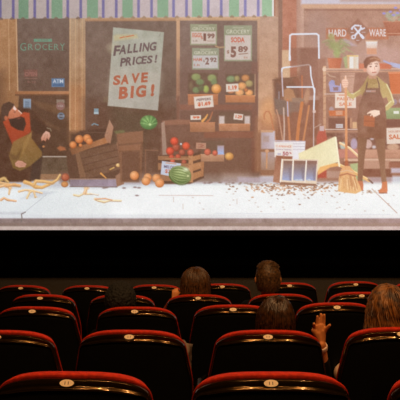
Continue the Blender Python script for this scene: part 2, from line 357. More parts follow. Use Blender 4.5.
for pts, wd, c in ban:
    c = tuple(.8 * v + .2 * u for v, u in zip(c, (250, 214, 190))); stroke(pts, wd * 1.5, c, w1=wd * .9, soft=1.2); ell(*pts[len(pts) // 2], wd * 1.1, wd * .7, tuple(v * .96 for v in c), soft=1.2, a=.8); stroke([(p[0], p[1] + wd * .5) for p in pts], .6, tuple(v * .66 for v in c), a=.6); stroke([(p[0], p[1] - wd * .3) for p in pts], .7, tuple(min(255, v * 1.16 + 14) for v in c), a=.75)
# ---- round fruit and small produce
def fruit(name, label, x, y, r, c, hi=None, dark=.35, ry=None):
    P(name, label); ell(x, y, r, ry or r, c, hi=hi or tuple(min(255, v * 1.25 + 12) for v in c), dark=dark)
# crates on the left
P('pictured_crate', 'tipped slatted crate lying on the pavement in the film')
poly([(66, 152), (76, 148), (120, 143), (126, 168), (122, 184), (70, 184)], (84, 56, 44), soft=2)
poly([(76, 153), (117, 143.5), (123, 168), (84, 180)], ('h', (96, 66, 50), (112, 78, 62)), soft=1.2, tex=3)
for k in range(1, 4): stroke([(76 + k * 2, 153 + k * 6.5), (117 + k * 1.4, 143.5 + k * 6)], .8, (74, 48, 38), a=.7)
poly([(75, 152), (79, 152), (86, 177), (80, 178)], (120, 84, 62), soft=1)
poly([(116.5, 142.5), (119.5, 142), (125.2, 166), (122, 172)], ('v', (168, 120, 96), (146, 100, 76)), soft=1)
poly([(115.5, 176), (123, 170.5), (124, 184), (116.5, 187)], (146, 104, 84), soft=1)
poly([(70, 178.8), (116, 178.6), (116.6, 186.6), (70, 186)], ('h', (132, 120, 136), (150, 138, 156)), soft=.9, tex=5)
stroke([(70, 179), (116, 178.8)], .9, (150, 116, 100)); stroke([(70, 186.6), (117, 187)], .9, (110, 92, 96))
stroke([(110, 169.5), (114, 167.5)], 1.2, (212, 166, 90)); ell(118.3, 165.2, 2.4, 1.8, (214, 160, 92), hi=(250, 214, 150)); stroke([(101, 173.5), (106, 178)], 2, (220, 150, 74), w1=1)
P('pictured_fruit_tray', 'tilted brown tray of oranges in the film')
poly([(69, 147), (72, 137), (80, 131), (108, 128), (110, 136), (70, 155)], (76, 50, 40), soft=2)
poly([(69.5, 148.5), (90, 143), (107.5, 136.5), (109, 142.5), (88, 149), (72, 155)], ('h', (118, 74, 48), (176, 112, 72)), soft=1, tex=3)
poly([(104.5, 136), (109.5, 119.8), (113.5, 127), (110.5, 143.5), (107, 142)], ('v', (176, 132, 110), (164, 112, 88)), soft=1)
stroke([(84, 132), (108, 133)], .7, (120, 92, 80), a=.5)
for x, y, r in ((87, 138.2, 4.0), (89.3, 141.3, 3.5), (79.2, 139.2, 4.2), (73, 144.8, 3.6), (80.5, 145.2, 1.8)): fruit('pictured_orange', None, x, y, r, (206, 104, 50), (240, 158, 96))
fruit('pictured_apple', None, 65.3, 177.3, 4.0, (164, 70, 48), (206, 116, 84)); fruit('pictured_onion', None, 64.7, 184.3, 3.6, (196, 120, 66), (230, 164, 100), ry=3)
# boxes beyond
P('pictured_box', 'brown cardboard box in front of the window in the film')
poly([(116, 133), (143, 131), (143, 150), (139, 182), (121, 182), (118, 150)], (112, 74, 56), soft=2, tex=3)
poly([(117, 133.5), (143, 131), (143, 142), (118, 144)], (132, 88, 66), soft=1); poly([(119, 146), (141, 144), (140, 150), (119, 151)], (142, 94, 70), soft=1.2, a=.8)
for x in (121, 141): stroke([(x, 150), (x, 180)], 1.6, (128, 86, 64), a=.7)
rect(122, 152, 139, 180, (98, 64, 50), soft=1.5, a=.8)
stroke([(145, 150), (158, 150.5)], 1, (140, 96, 76), a=.7); stroke([(145.5, 150), (145.5, 178)], 1.2, (128, 84, 64), a=.7); poly([(114, 131), (124, 130), (125, 132.5), (116, 134)], (104, 104, 66), soft=1.5, a=.8)
P('pictured_melon', 'green striped melon behind the boxes in the film')
ell(148.7, 122.4, 8.6, 7.2, (74, 124, 66), hi=(120, 178, 98), dark=.3)
for k in range(11):
    t = math.pi * (k - .0) / 10; stroke([(150, 124.5), (149 + 8 * math.cos(t), 123 - 7 * math.sin(t))], .8, (58, 104, 54) if k % 2 else (150, 200, 120), a=.55)
ell(150, 124.5, 1.3, 1.2, (186, 216, 150))
# crate of apples and slatted crate
P('pictured_apple_crate', 'wooden crate of red apples with a slatted front in the film')
poly([(162, 121), (178, 119.5), (204, 121), (204, 158), (160, 158)], (112, 76, 64), soft=2, tex=3)
poly([(162, 121), (178, 119.5), (200, 120.5), (200, 124), (165, 125)], (140, 92, 74), soft=1.5)
poly([(161.3, 123), (164.5, 121), (167, 155), (162.5, 156)], ('v', (164, 130, 116), (150, 126, 116)), soft=1)
poly([(160, 155), (190, 155), (204, 150), (204, 178), (190, 184), (160, 184)], (84, 56, 44), soft=1.5)
for q in ([(158, 156), (191, 156.2), (191, 160), (158, 160)], [(158, 163), (191, 163.5), (191, 170), (158, 170)], [(158, 174), (191, 174), (191, 181), (158, 181)]):
    poly(q, (152, 104, 74), soft=1, tex=3)
for q in ([(190, 157), (204, 153.5), (204, 158), (190, 162)], [(190, 164.5), (204, 161), (204, 167.5), (190, 172)], [(190, 174), (203, 170), (203, 175.5), (190, 181.5)]):
    poly(q, (176, 118, 78), soft=1, tex=3)
poly([(188.5, 152), (193, 152), (193, 182.5), (188.5, 182)], (186, 128, 88), soft=1); poly([(201, 150), (204, 150), (203.6, 176), (201, 177)], (166, 108, 72), soft=1)
for x, y, r, c in ((176, 147.5, 3.9, (150, 66, 50)), (182, 152.3, 3.3, (150, 70, 54)), (190.4, 152.5, 3.3, (166, 84, 60)), (170, 151, 4.0, (196, 62, 44)), (174.3, 141.2, 4.1, (200, 62, 42)), (186, 146, 3.9, (206, 70, 46)),
                   (171.5, 157.2, 2.8, (176, 66, 48)), (178, 156.8, 2.8, (170, 66, 48)), (172.5, 161.3, 2.6, (180, 74, 56)), (184, 162, 2.6, (150, 66, 50))):
    fruit('pictured_apple', None, x, y, r, c)
P('pictured_crate_slat', None); rect(165, 158, 191, 159.6, (172, 120, 86)); P('pictured_crate_slat', None); rect(178, 163.6, 191, 165, (160, 108, 76))
CUR[0] = 0; ell(181, 144, .9, 1, (214, 220, 226))
P('pictured_price_card', 'white melon price card in front of the apple crate in the film')
poly([(162, 161), (181, 163.5), (179, 178), (160.6, 174.3)], (196, 204, 218), soft=.9)
stroke([(166, 162.9), (176, 164)], .9, (206, 150, 120)); text('MELON', 169.5, 167, 11, 3, (96, 92, 120), rot=-6); text('$2.49', 171, 171.8, 12, 4.2, (196, 90, 64), rot=-6)
P('pictured_watermelon', 'big green striped watermelon on the pavement in the film')
ell(180, 175, 11.2, 9.3, (92, 128, 62), rot=-10, hi=(196, 214, 150), hx=.1, hy=-.5, dark=.45)
for k in range(7):
    o = -8 + k * 2.9; pts = []
    for j in range(9):
        t = j / 8; x = 170 + 20 * t; yb = 176 + (t - .5) * 3
        pts.append((x, yb + o * math.sin(math.pi * (t * .9 + .05)) ** .6 * .95 - (1 - t) * .5))
    stroke(pts, 1.5, (60, 96, 44), a=.55, soft=1.2); stroke([(p[0], p[1] - 1.3) for p in pts], .6, (206, 222, 160), a=.45)
ell(186, 169.5, 2.6, 1.8, (246, 246, 214), a=.7, soft=2.5); ell(188, 176, 1.2, 1, (230, 226, 170), a=.8)
for x, y, r in ((134.4, 175.5, 4.5), (147.7, 177.4, 4.1), (156.3, 178.2, 4.2), (146, 181, 4.4), (159.6, 183, 4.6)): fruit('pictured_orange', None, x, y, r, (226, 128, 66), (250, 186, 130), dark=.3)
# produce shelves
G1, G2 = (106, 124, 84), (128, 142, 88)
def crate(name, x0, y0, x1, y1, yf, c, ends=None, lb=None):
    P(name, lb); rect(x0, y0, x1, y1, (100, 74, 62), soft=1.2)
    if ends:
        for a, b in ((x0, x0 + 5.5), (x1 - 5.5, x1)): rect(a, y0 + 4, b, yf + 1, ends, soft=1.6)
    rect(x0, yf, x1, y1, ('v', c, tuple(v * .85 for v in c)), soft=1, tex=3); stroke([(x0, yf), (x1, yf)], .7, tuple(min(255, v * 1.15) for v in c), a=.8)
def card(x0, y0, x1, y1, rot, l1, l2, c=(222, 204, 190), c2=(206, 84, 52), lb=None):
    P('pictured_price_card', lb); cx, cy, hw, hh = (x0 + x1) / 2, (y0 + y1) / 2, (x1 - x0) / 2, (y1 - y0) / 2; a = math.radians(rot)
    poly([(cx + u * math.cos(a) * hw + v * math.sin(a) * hh, cy - u * math.sin(a) * hw + v * math.cos(a) * hh) for u, v in ((-1, -1), (1, -1), (1, 1), (-1, 1))], c, soft=.8)
    if l1: text(l1, cx, cy - hh * .42, hw * 1.5, hh * .42, (110, 84, 90), rot=rot)
    if l2: text(l2, cx + .4, cy + (hh * .35 if l1 else 0), hw * 1.35, hh * (.75 if l1 else 1.1), c2, rot=rot, bold=.04)
crate('pictured_crate', 188, 73, 218, 105, 94.5, (190, 114, 78), lb='crate of green peppers in the shop window in the film')
for x, y, rx, ry, c in ((196, 77, 4.5, 3.4, G2), (200, 82, 4, 3, G1), (212, 78, 4.4, 3.6, G2), (214, 82, 3, 3, G1), (206, 89, 2.8, 3.6, (150, 166, 84)), (196, 90, 3.5, 3, G1), (201, 88, 3, 3, (92, 92, 66)), (191, 86, 2, 4, (110, 90, 70))):
    ell(x, y, rx, ry, c, soft=1.6, hi=tuple(v * 1.1 for v in c))
fruit('pictured_orange', None, 216.3, 88.8, 4.9, (222, 132, 62), (252, 196, 124))
crate('pictured_crate', 225.5, 74, 255, 102.5, 95.5, (202, 124, 80), lb='crate of mixed yellow fruit in the shop window in the film')
P('pictured_fruit', 'yellow and green fruit in the shop window in the film')
for x, y, rx, ry, c in ((231, 79, 4.6, 3.4, (112, 132, 92)), (237, 78.5, 2.6, 3, (150, 134, 84)), (245.5, 78, 4, 3.4, (190, 124, 76)), (249, 83.5, 3.8, 3.4, (160, 142, 92)), (242, 86, 4.4, 3.8, (216, 150, 92)), (231, 90.5, 4, 3, (206, 126, 88)), (239.5, 92.5, 4.4, 3.4, (224, 160, 104)), (249, 92.8, 4, 3.2, (230, 156, 94)), (246, 90, 2, 2, (176, 100, 60))):
    ell(x, y, rx, ry, c, soft=1.2, hi=tuple(min(255, v * 1.14) for v in c), dark=.3)
stroke([(255, 74), (255, 96)], .6, (230, 190, 150), a=.7)
card(226, 83.8, 238.5, 91.6, 3, None, '1.19', lb='small white price card on the mixed fruit in the film')
card(194.2, 96, 213.3, 107.8, 5, 'PEPPERS', '$1.69', lb='white price card under the peppers in the film')
crate('pictured_crate', 190, 116, 215, 132, 122.5, (182, 118, 84)); crate('pictured_crate', 219, 112, 250, 131, 124, (190, 124, 88), ends=(204, 186, 178))
P('pictured_banana', None); stroke([(202.5, 121), (205.5, 118), (207.5, 114.5)], 2.6, (232, 160, 82), w1=1.2); P('pictured_pepper', None); stroke([(207, 122), (210, 119), (212.5, 112)], 2.2, (176, 104, 72), w1=1)
card(190.5, 115.2, 201, 119.8, 1, None, '99'); card(233.7, 113.8, 243, 119.8, -6, None, '1.29')
crate('pictured_crate', 201, 141, 224, 161.5, 154.5, (192, 138, 108)); P('pictured_carton', None); rect(217.3, 145.5, 224, 154.5, ('v', (170, 150, 156), (150, 184, 226)), soft=1.2)
for x, y, r in ((207.5, 152, 3.4), (215, 153, 2.8), (190.5, 152.5, 3.2)): fruit('pictured_apple', None, x, y, r, (182, 80, 62))
card(196, 142.8, 206, 149, -2, None, '2', c=(182, 132, 112), c2=(160, 100, 84))
fruit('pictured_squash', None, 229.2, 156.3, 4.4, (206, 132, 66), (244, 188, 104), ry=3.9)
rect(198, 152, 224, 154, (150, 96, 76), a=0)
# hanging price signs in the window
def sign(x0, y0, x1, y1, yh, bc, hc, lb):
    P('pictured_price_sign', lb); rect(x0, y0, x1, y1, hc, soft=.9); rect(x0 + 1, yh, x1 - 1.2, y1 - 1.4, bc, soft=.8)
    w_ = (x1 - x0); text('GROCERY', (x0 + x1) / 2, yh - (yh - y0) * .36, w_ * .84, (yh - y0) * .42, (210, 206, 184), bold=.01)
    stroke([((x0 + x1) / 2 - w_ * .18, y0 + (yh - y0) * .25), ((x0 + x1) / 2 + w_ * .18, y0 + (yh - y0) * .25)], .9, (200, 200, 176), a=.7)
sign(190.2, 24, 217, 45.2, 31.4, (206, 190, 178), (146, 150, 122), 'grocery price sign for eggs in the shop window in the film')
text('EGGS', 197, 35.2, 9.4, 4.2, (204, 100, 80)); text('$', 202, 37.8, 1.8, 3, (190, 100, 80)); text('1', 204.8, 37.2, 2.6, 7.4, (122, 80, 72), bold=.04); text('99', 211, 36, 7.4, 5, (122, 80, 72), bold=.035); text('LB', 195.4, 40.8, 4.4, 1.5, (120, 96, 90), a=.7); stroke([(207, 41), (214, 41)], .5, (170, 130, 120))
sign(192, 48, 219, 69.6, 55.4, (188, 184, 180), (140, 146, 124), 'grocery price sign for meat in the shop window in the film')
text('HAM', 197.6, 59.5, 8.4, 3.4, (188, 98, 84)); text('$', 204, 61, 1.6, 2.6, (128, 90, 84)); text('2', 207.2, 61, 4, 7, (116, 82, 78), bold=.04); text('92', 213.4, 59.8, 6.6, 4.6, (116, 82, 78), bold=.035); text('LB', 197, 65.2, 6, 2, (178, 100, 88), a=.7)
sign(224, 25.3, 252, 61.2, 35.2, (208, 192, 182), (146, 152, 126), 'tall grocery price sign for soda in the shop window in the film')
text('SODA', 237.8, 39.8, 13.6, 5.2, (206, 92, 74), bold=.03); lines(232, 43, 243, 44.6, 1, (176, 150, 140)); text('$', 228, 52, 2.4, 3.6, (140, 96, 84)); text('5', 233.4, 52, 5.6, 11, (132, 92, 84), bold=.05); text('89', 243, 49.2, 9.8, 6.2, (132, 92, 84), bold=.04)
stroke([(239, 54.2), (247.5, 53.4)], .8, (140, 100, 90)); text('EA', 246, 57.6, 4, 1.8, (176, 120, 100), a=.7)
P(); stroke([(215.5, 46), (219, 47.5), (224, 47)], 1.4, (204, 164, 120), a=.7)
# poster
P('pictured_poster', 'large pale sale poster in the shop window in the film')
poly([(113.2, 27.3), (164, 32.2), (158, 110.6), (107.6, 105.8)], ('v', (166, 170, 156), (170, 168, 156)), soft=1.0, tex=3)
poly([(112, 70), (161, 74), (159.5, 92), (110, 88)], (186, 180, 164), soft=10, a=.6)
poly([(113.5, 36), (116, 34.5), (137, 34.3), (138, 38), (114, 41)], (196, 184, 140), soft=2.5, a=.8)
stroke([(120, 37.9), (124.5, 36.8)], .9, (206, 96, 56)); stroke([(126, 36.8), (133.5, 35.4)], .9, (206, 96, 56))
ell(113.5, 48, 6, 5, (190, 182, 150), soft=5, a=.5)
K1, K2 = (98, 78, 82), (172, 88, 64)
for ch, x, y, h in (('F', 116.9, 50.6, 9.4), ('A', 123, 49.6, 8.6), ('L', 130.2, 48.6, 8.4), ('L', 136, 48, 8.2), ('I', 140.6, 47.4, 8.0), ('N', 146, 47.0, 8.2), ('G', 153.0, 46.4, 8.0)):
    text(ch, x, y, {'I': 1.9, 'F': 6.2, 'A': 7.2, 'L': 4.8, 'N': 6.4, 'G': 6.8}[ch], h * 1.08, K1, rot=4, shear=.22, bold=.035)
for ch, x, y, h in (('P', 123.3, 62.2, 8.0), ('R', 129, 61.4, 8.0), ('I', 133.8, 60.8, 7.6), ('C', 138.6, 60.4, 7.6), ('E', 144.2, 59.9, 7.4), ('S', 149.8, 59.5, 7.4), ('!', 156, 58.7, 7.6)):
    text(ch, x, y, {'I': 1.9, '!': 2, 'P': 5.6, 'R': 6, 'C': 5.8, 'E': 5, 'S': 5.4}[ch], h * 1.06, K1, rot=3, shear=.2, bold=.035)
for ch, x, y, wd in (('S', 116.9, 80.2, 6.6), ('A', 124.9, 79.5, 7.4), ('V', 135.4, 78.2, 7.4), ('E', 144.6, 77.4, 6)): text(ch, x, y, wd * 1.12, 9.8, K2, rot=4, shear=.15, bold=.045)
for ch, x, y, wd in (('B', 123.6, 92.8, 8), ('I', 132.2, 92, 2.6), ('G', 141, 91.2, 9), ('!', 152.6, 90.2, 3)): text(ch, x, y, wd * 1.15, 12.2, K2, rot=4, shear=.15, bold=.05)
stroke([(159, 36), (160.5, 34)], .6, (120, 110, 110), a=.6)
rect(103.5, 96.5, 108, 102.5, (126, 104, 84), a=.6, soft=1.5)
# ---- hardware shop
P('pictured_shop_sign', 'brown tool shop sign with crossed tools in the film')
rect(326, 28, 350, 39.4, (180, 112, 86), soft=1.4, tex=3); rect(366, 27.6, 388.5, 39.4, (182, 112, 86), soft=1.4, tex=3)
poly([(357.8, 18.5), (370, 31), (357.8, 44.5), (346, 31)], (150, 104, 88), soft=1.6)
text('HARD', 337.5, 33, 17.6, 7.4, (226, 214, 212), bold=.02); text('WARE', 377.6, 32.8, 17, 7.4, (228, 214, 212), bold=.02)
TC = (222, 222, 234)
stroke([(352.8, 38), (361.5, 28.2)], 2.1, TC); stroke([(362.5, 37), (354.8, 28)], 1.7, TC); stroke([(361.3, 35.6), (363, 37.6)], 2.8, TC)
stroke([(352.3, 27.6), (355, 25.4), (359, 25.6)], 1.7, TC); ell(353.6, 37, 2.4, 2.2, TC); ell(353.6, 37, 1.0, 1.0, (150, 104, 88))
stroke([(360.5, 28.6), (360.8, 25.6)], 1.3, TC); stroke([(362, 29.4), (364.4, 28)], 1.3, TC); ell(351.9, 28.8, 1.1, 1.1, TC)
for q in (((351, 32.5), (353.5, 32.5)), ((362, 32.3), (365, 32.2)), ((356.6, 40.4), (359, 40.4))): stroke(q, .6, TC, a=.8)
P('pictured_fern', 'leafy green plant in an orange pot in the film')
random.seed(5)
poly([(345, 38), (357, 46), (348, 46), (338, 41)], (186, 176, 184), soft=2, a=.7)
for i in range(34):
    a = random.uniform(-2.9, .1); L = random.uniform(8, 19); x, y = 336 + random.uniform(-3, 3), 50 + random.uniform(-4, 4)
    stroke([(x, y), (x + L * .5 * math.cos(a), y + L * .5 * math.sin(a) - 2), (x + L * math.cos(a), y + L * math.sin(a) * .8 + 3)], random.uniform(1.2, 2.4), random.choice([(150, 164, 108), (166, 176, 128), (136, 146, 98), (176, 160, 120)]), w1=.6, a=.75)
for x, y, rx, ry, c in ((334, 46, 5, 4, (148, 162, 104)), (337, 54, 3, 5, (156, 178, 110)), (331, 36.5, 3.2, 3, (160, 166, 104))): ell(x, y, rx, ry, c, soft=3, a=.8)
P('pictured_flower_pot', None)
poly([(327.5, 58), (342, 58), (340.4, 68.5), (329, 68.5)], ('h', (206, 116, 82), (190, 100, 72)), soft=1.2)
P('pictured_paint_can', None); rect(347, 55, 358.5, 69, ('h', (222, 176, 134), (228, 218, 206)), soft=1.2); rect(349.5, 56, 353.5, 68.4, (236, 230, 224), soft=1); stroke([(347, 56), (358, 56)], 1, (230, 190, 110)); poly([(343, 57), (347, 56), (347.5, 68), (345, 68)], (166, 178, 130), soft=1.4)
P('pictured_bucket', 'white and orange bucket on the shop shelf in the film'); poly([(365.8, 41), (377.6, 41), (376.4, 54), (367, 54)], ('v', (232, 226, 224), (214, 160, 130)), soft=1.4); rect(367, 48.4, 376.4, 54, (214, 150, 118), soft=1.4); stroke([(366, 41), (377, 41)], 1, (226, 182, 146))
P('pictured_planter', 'brown planter with blue flowers in the film')
poly([(383, 21.5), (480, 19.5), (480, 34), (388, 35.8), (386, 30)], ('v', (176, 106, 84), (164, 92, 70)), soft=1.2, tex=3); stroke([(388, 33.5), (470, 33.4)], .8, (206, 150, 124)); stroke([(383.5, 21.6), (470, 20)], 1.1, (198, 134, 108))
for i in range(46): ell(387 + random.uniform(0, 60) * (1 if i % 2 else .25), 16 + random.uniform(-3.5, 4.5), 1.9, 1.4, random.choice([(150, 166, 138), (166, 172, 150), (186, 170, 146)]), a=.8, soft=1.5)
for x, y in ((384, 13.4), (390.5, 11.8), (393.5, 15), (397.5, 13), (395.5, 7.8), (401, 10), (410, 12), (422, 9)): ell(x, y, 1.7, 1.1, (150, 150, 216), soft=1.2)
# shelf rack
P('pictured_shelf_rack', 'wire shelf rack of the tool shop in the film')
rect(323.2, 66, 326, 168, ('v', (224, 180, 146), (184, 134, 108)), soft=1); ell(324.4, 69.4, 2, 2.2, (232, 200, 176))
for k in range(12): stroke([(323, 76 + k * 7), (326.2, 75 + k * 7)], .7, (170, 112, 88), a=.7)
for y, c in ((69, (226, 190, 164)), (71.6, (206, 160, 132)), (94, (214, 186, 172)), (96, (190, 144, 122)), (129.5, (214, 190, 178)), (131.8, (180, 134, 112))): stroke([(325, y), (480, y - .3)], 1.0, c)
rect(329, 72.8, 480, 78, (150, 106, 92), soft=2, a=.6)
P('pictured_glass_jar', 'blue glass bottles on the shelf in the film')
ell(331.5, 84, 2.8, 3.4, (150, 158, 196)); poly([(329, 84), (341, 86), (341, 92), (330, 92)], (164, 166, 200), soft=1); poly([(333, 87), (338.5, 87), (338, 90.6), (333.5, 90.6)], (136, 108, 116), soft=1); stroke([(331.5, 80.5), (334, 81), (334.6, 87)], 1, (146, 160, 204)); stroke([(340.6, 84), (341, 91)], 1.1, (176, 182, 214))
P('pictured_pot', None); poly([(340, 73), (355, 73), (353, 92.5), (342, 92.5)], ('h', (184, 142, 124), (210, 170, 148)), soft=1.2)
for y in (74.6, 77.6): stroke([(341, y), (354.5, y)], .8, (170, 126, 110), a=.8)
P('pictured_hand_tool', None); stroke([(327, 73), (330, 76), (335, 77)], 1.2, (206, 178, 156), a=.7)
P('pictured_orange_bin', None); poly([(388.5, 72), (480, 71), (480, 93), (391, 94)], ('h', (216, 110, 66), (226, 116, 70)), soft=1.1); stroke([(388.6, 73), (470, 72)], 1.2, (234, 150, 108)); poly([(372, 62.5), (391, 64), (391, 69), (373, 69)], (206, 108, 78), soft=1.2); poly([(359, 63.5), (366, 63.5), (366, 69), (359, 69)], (210, 120, 92), soft=1.2)
stroke([(384, 61), (392, 64.5), (402, 68)], 1.8, (166, 176, 206)); poly([(390, 62), (402, 64.5), (402, 69), (393, 67)], (176, 186, 214), soft=1.2)
P('pictured_shelf_bins', 'storage bins and jars crowded on the lower shelves in the film')
for q in ((329, 105, 333, 115), (345, 110, 352, 116)): rect(*q, (160, 112, 92), soft=1)
ell(331.5, 109.5, 2.4, 3, (178, 170, 180), a=.7); poly([(328.5, 110.5), (346.5, 110.5), (346, 116), (329.5, 116)], (206, 108, 64), soft=1); rect(335.8, 111, 342.5, 115, (222, 166, 136)); lines(336.5, 111.5, 342, 114.6, 2, (170, 110, 90))
rect(328.5, 118, 350, 128.5, (118, 76, 64), soft=1.2); rect(335.8, 124, 343, 128, (206, 200, 200)); lines(336.6, 124.4, 342, 127.6, 1, (130, 96, 96)); rect(352.5, 122, 357, 128.5, (224, 178, 136), soft=1.2); rect(350, 118, 352, 128, (190, 140, 112))
rect(326, 133, 480, 150, (126, 86, 74), soft=2, tex=12)
for x, y, rx, ry, c in ((330, 142, 3, 6, (150, 104, 92)), (343, 146, 3, 4, (176, 190, 176)), (354, 144, 3.4, 6, (176, 162, 178)), (368, 144, 4, 4.6, (206, 172, 160)), (372, 138.6, 2, 1.4, (196, 186, 190)), (393, 147, 6, 3.6, (206, 166, 138)), (374, 147, 2, 1.6, (206, 196, 196))):
    ell(x, y, rx, ry, c, soft=1.4)
rect(388, 96, 480, 107, (152, 112, 100), soft=1.5, tex=9); ell(394, 102, 3, 3, (150, 146, 170), a=.7); ell(402, 101, 3, 3, (190, 180, 190), a=.7)
P('pictured_green_bin', 'green storage bin with a white tag in the film'); poly([(382, 108), (480, 107), (480, 119), (385, 119)], ('v', (148, 176, 124), (128, 156, 106)), soft=1.1); rect(393.6, 111, 399, 113.8, (236, 232, 220)); rect(384, 119.5, 480, 127, (118, 76, 66), soft=1.4)
P('pictured_counter', 'low brown bench below the shelves in the film')
rect(326, 149, 364, 158, (196, 128, 118), soft=1.4); rect(360, 149.5, 480, 158, ('v', (206, 156, 132), (190, 138, 116)), soft=1.2); lines(378, 152, 397, 155, 1, (176, 126, 104), wd=1.6)
rect(344, 158.6, 480, 161.4, (216, 178, 152), soft=1); rect(344, 161.5, 480, 163, (120, 78, 62), soft=1); poly([(350, 164), (364, 162), (364, 181), (352, 181)], (172, 188, 136), soft=1.3); rect(361, 166, 364, 179, (226, 214, 202))
rect(362, 160.5, 390, 169, (186, 142, 122), soft=1.4); rect(360, 169, 392, 177, (118, 70, 54), soft=1.6, tex=4); rect(389, 162, 480, 168, (148, 92, 74), soft=1.5); rect(391, 168, 480, 173, (196, 184, 192), soft=2)
rect(319, 165, 342, 180, (158, 112, 94), soft=2, a=.8); rect(320, 171, 340, 178, (188, 154, 140), soft=1.6, a=.8)
def board(x0, y0, x1, y1, rot, l1, l2, l3, lb):
    P('pictured_sale_sign', lb); cx, cy, hw, hh = (x0 + x1) / 2, (y0 + y1) / 2, (x1 - x0) / 2, (y1 - y0) / 2; a = math.radians(rot)
    poly([(cx + u * math.cos(a) * hw + v * math.sin(a) * hh, cy - u * math.sin(a) * hw + v * math.cos(a) * hh) for u, v in ((-1, -1), (1, -1), (1, 1), (-1, 1))], (236, 214, 198), soft=.9)
    if l1: stroke([(cx - hw * .6, cy - hh * .72), (cx - hw * .1, cy - hh * .72)], 1.1, (216, 130, 100), a=.8)
    if l2: text(l2, cx, cy - hh * .22, hw * 1.6, hh * .44, (214, 136, 108), rot=rot)
    if l3: text(l3, cx, cy + hh * .5, hw * 1.2, hh * .46, (222, 128, 96), rot=rot)
board(335, 93, 356, 108, 0, 1, 'PAINTS', 'SALE', 'cream paint sale sign on the shelf rack in the film')
board(386.5, 127.5, 420, 143.5, 2, 0, '', '', 'cream sale sign below the green bin in the film')
text('HOUSEWARES', 398.5, 131.4, 20, 2, (206, 150, 126), rot=2); text('SALE', 396.4, 136.8, 15, 4.8, (214, 120, 86), rot=2, bold=.03)
# left of the rack: chairs, tools, buckets
P('pictured_kraft_paper', None); rect(282, 50, 290, 78, (216, 176, 142), soft=1.2, tex=3)
P('pictured_tool_bundle', 'rakes and long handled tools in a white tub in the film')
poly([(273, 80), (276, 78), (292, 78), (300, 95), (290, 118), (275, 112)], (124, 84, 68), soft=3, tex=5)
poly([(276, 82), (281, 85), (281, 108), (275, 104)], (110, 76, 66), soft=1.5); stroke([(279, 92), (279, 108)], 1.4, (150, 146, 164), a=.7); stroke([(273, 80), (296, 77.5)], 1, (110, 78, 62), a=.8)
poly([(284, 90), (288, 87.5), (293, 90), (296, 98), (291, 104), (284, 102)], (178, 126, 92), soft=1.6); poly([(292, 98), (304, 97.5), (303, 104), (292, 102)], (150, 120, 104), soft=1.2); ell(307, 96, 2.6, 8, (186, 138, 112), rot=-8, soft=1.6)
poly([(274, 98), (292, 102), (290, 116), (276, 114)], (118, 96, 88), soft=2); rect(287.5, 102, 303, 112, (130, 106, 98), soft=2, a=.7)
for pts, wd, c in (([(264.5, 119), (264, 115), (266, 111.5), (269, 111.5), (271, 116), (276, 142)], 1.5, (196, 122, 84)), ([(276.5, 110), (279, 118), (283, 142)], 1.5, (190, 140, 116)), ([(283.6, 108), (284.3, 125), (284, 142)], 1.5, (206, 176, 160)), ([(287.5, 100), (288.2, 115), (290, 142)], 2.2, (196, 122, 84)),
                   ([(287.5, 102), (288, 116)], 1.2, (176, 182, 206)), ([(302, 103), (298.6, 125), (297, 143)], 3.2, (204, 120, 70)), ([(309, 106), (306, 125), (303, 143)], 1.9, (200, 128, 84)), ([(302, 76), (302.2, 98)], 1.4, (192, 112, 76)), ([(313.8, 96), (313.6, 150)], 1.1, (202, 184, 180))):
    stroke(pts, wd, c)
P('pictured_folding_chair', 'white tube folding chair frames in the film')
WC = (232, 234, 244)
stroke([(289.6, 60), (290, 35.5), (292, 34.2), (316.5, 33.8), (318.6, 35.4), (319, 58)], 1.7, WC, soft=1.0); stroke([(281.8, 72), (282, 68.5), (284, 67.6), (308.6, 64.6), (310.4, 66), (311, 76), (314.5, 92)], 1.4, WC); stroke([(281.8, 72), (283, 96)], 1.3, (206, 190, 196)); stroke([(287, 87), (313, 87), (314.6, 89), (313.8, 112)], 1.5, WC); ell(314.3, 111.5, 1.6, 1.6, (226, 196, 184))
poly([(291, 48), (318, 48), (317, 66), (291, 67)], (136, 92, 78), soft=1.5, a=.6); stroke([(290, 56), (290.2, 60)], 1.5, WC)
P('pictured_tub', 'white tub standing by the wall column in the film'); rect(261, 131, 275, 149, ('h', (176, 158, 158), (206, 196, 204)), soft=1.5); rect(263, 136, 269, 142, (170, 144, 134), a=.7, soft=1.5); rect(261, 130, 273, 132.4, (206, 158, 124), soft=1)
rect(261, 152, 275, 170, ('v', (180, 164, 166), (158, 124, 108)), soft=1.5, a=.9); stroke([(267, 150), (266.6, 168)], 1.4, (206, 146, 104)); ell(267, 151, 2, 1.6, (216, 160, 124))
P('pictured_white_bucket', 'white bucket holding long tools in the film'); poly([(274, 141.5), (305.5, 141.5), (304, 163), (276, 163)], ('h', (226, 216, 218), (240, 234, 236)), soft=1.1)
for y in (143.8, 146.6, 149.4): stroke([(293, y), (305, y)], .7, (196, 182, 188), a=.8)
stroke([(274, 140.6), (305, 141.4)], .9, (206, 196, 206))
P('pictured_clearance_sign', 'white clearance sign on the tool bucket in the film'); poly([(274.5, 142.6), (293, 143.6), (292.6, 158), (274.5, 157)], (238, 226, 218), soft=.8); text('CLEARANCE', 283.6, 146.3, 15.6, 2.2, (224, 150, 124), rot=-2); text('EVERYTHING', 283.6, 149.6, 15.6, 1.4, (160, 130, 150), rot=-2, a=.8); text('50', 285.6, 153.6, 6, 4, (176, 100, 110), bold=.04); stroke([(278, 154), (280.5, 154)], .8, (150, 150, 190)); text('%', 290.4, 153, 2.4, 2.2, (190, 110, 110))
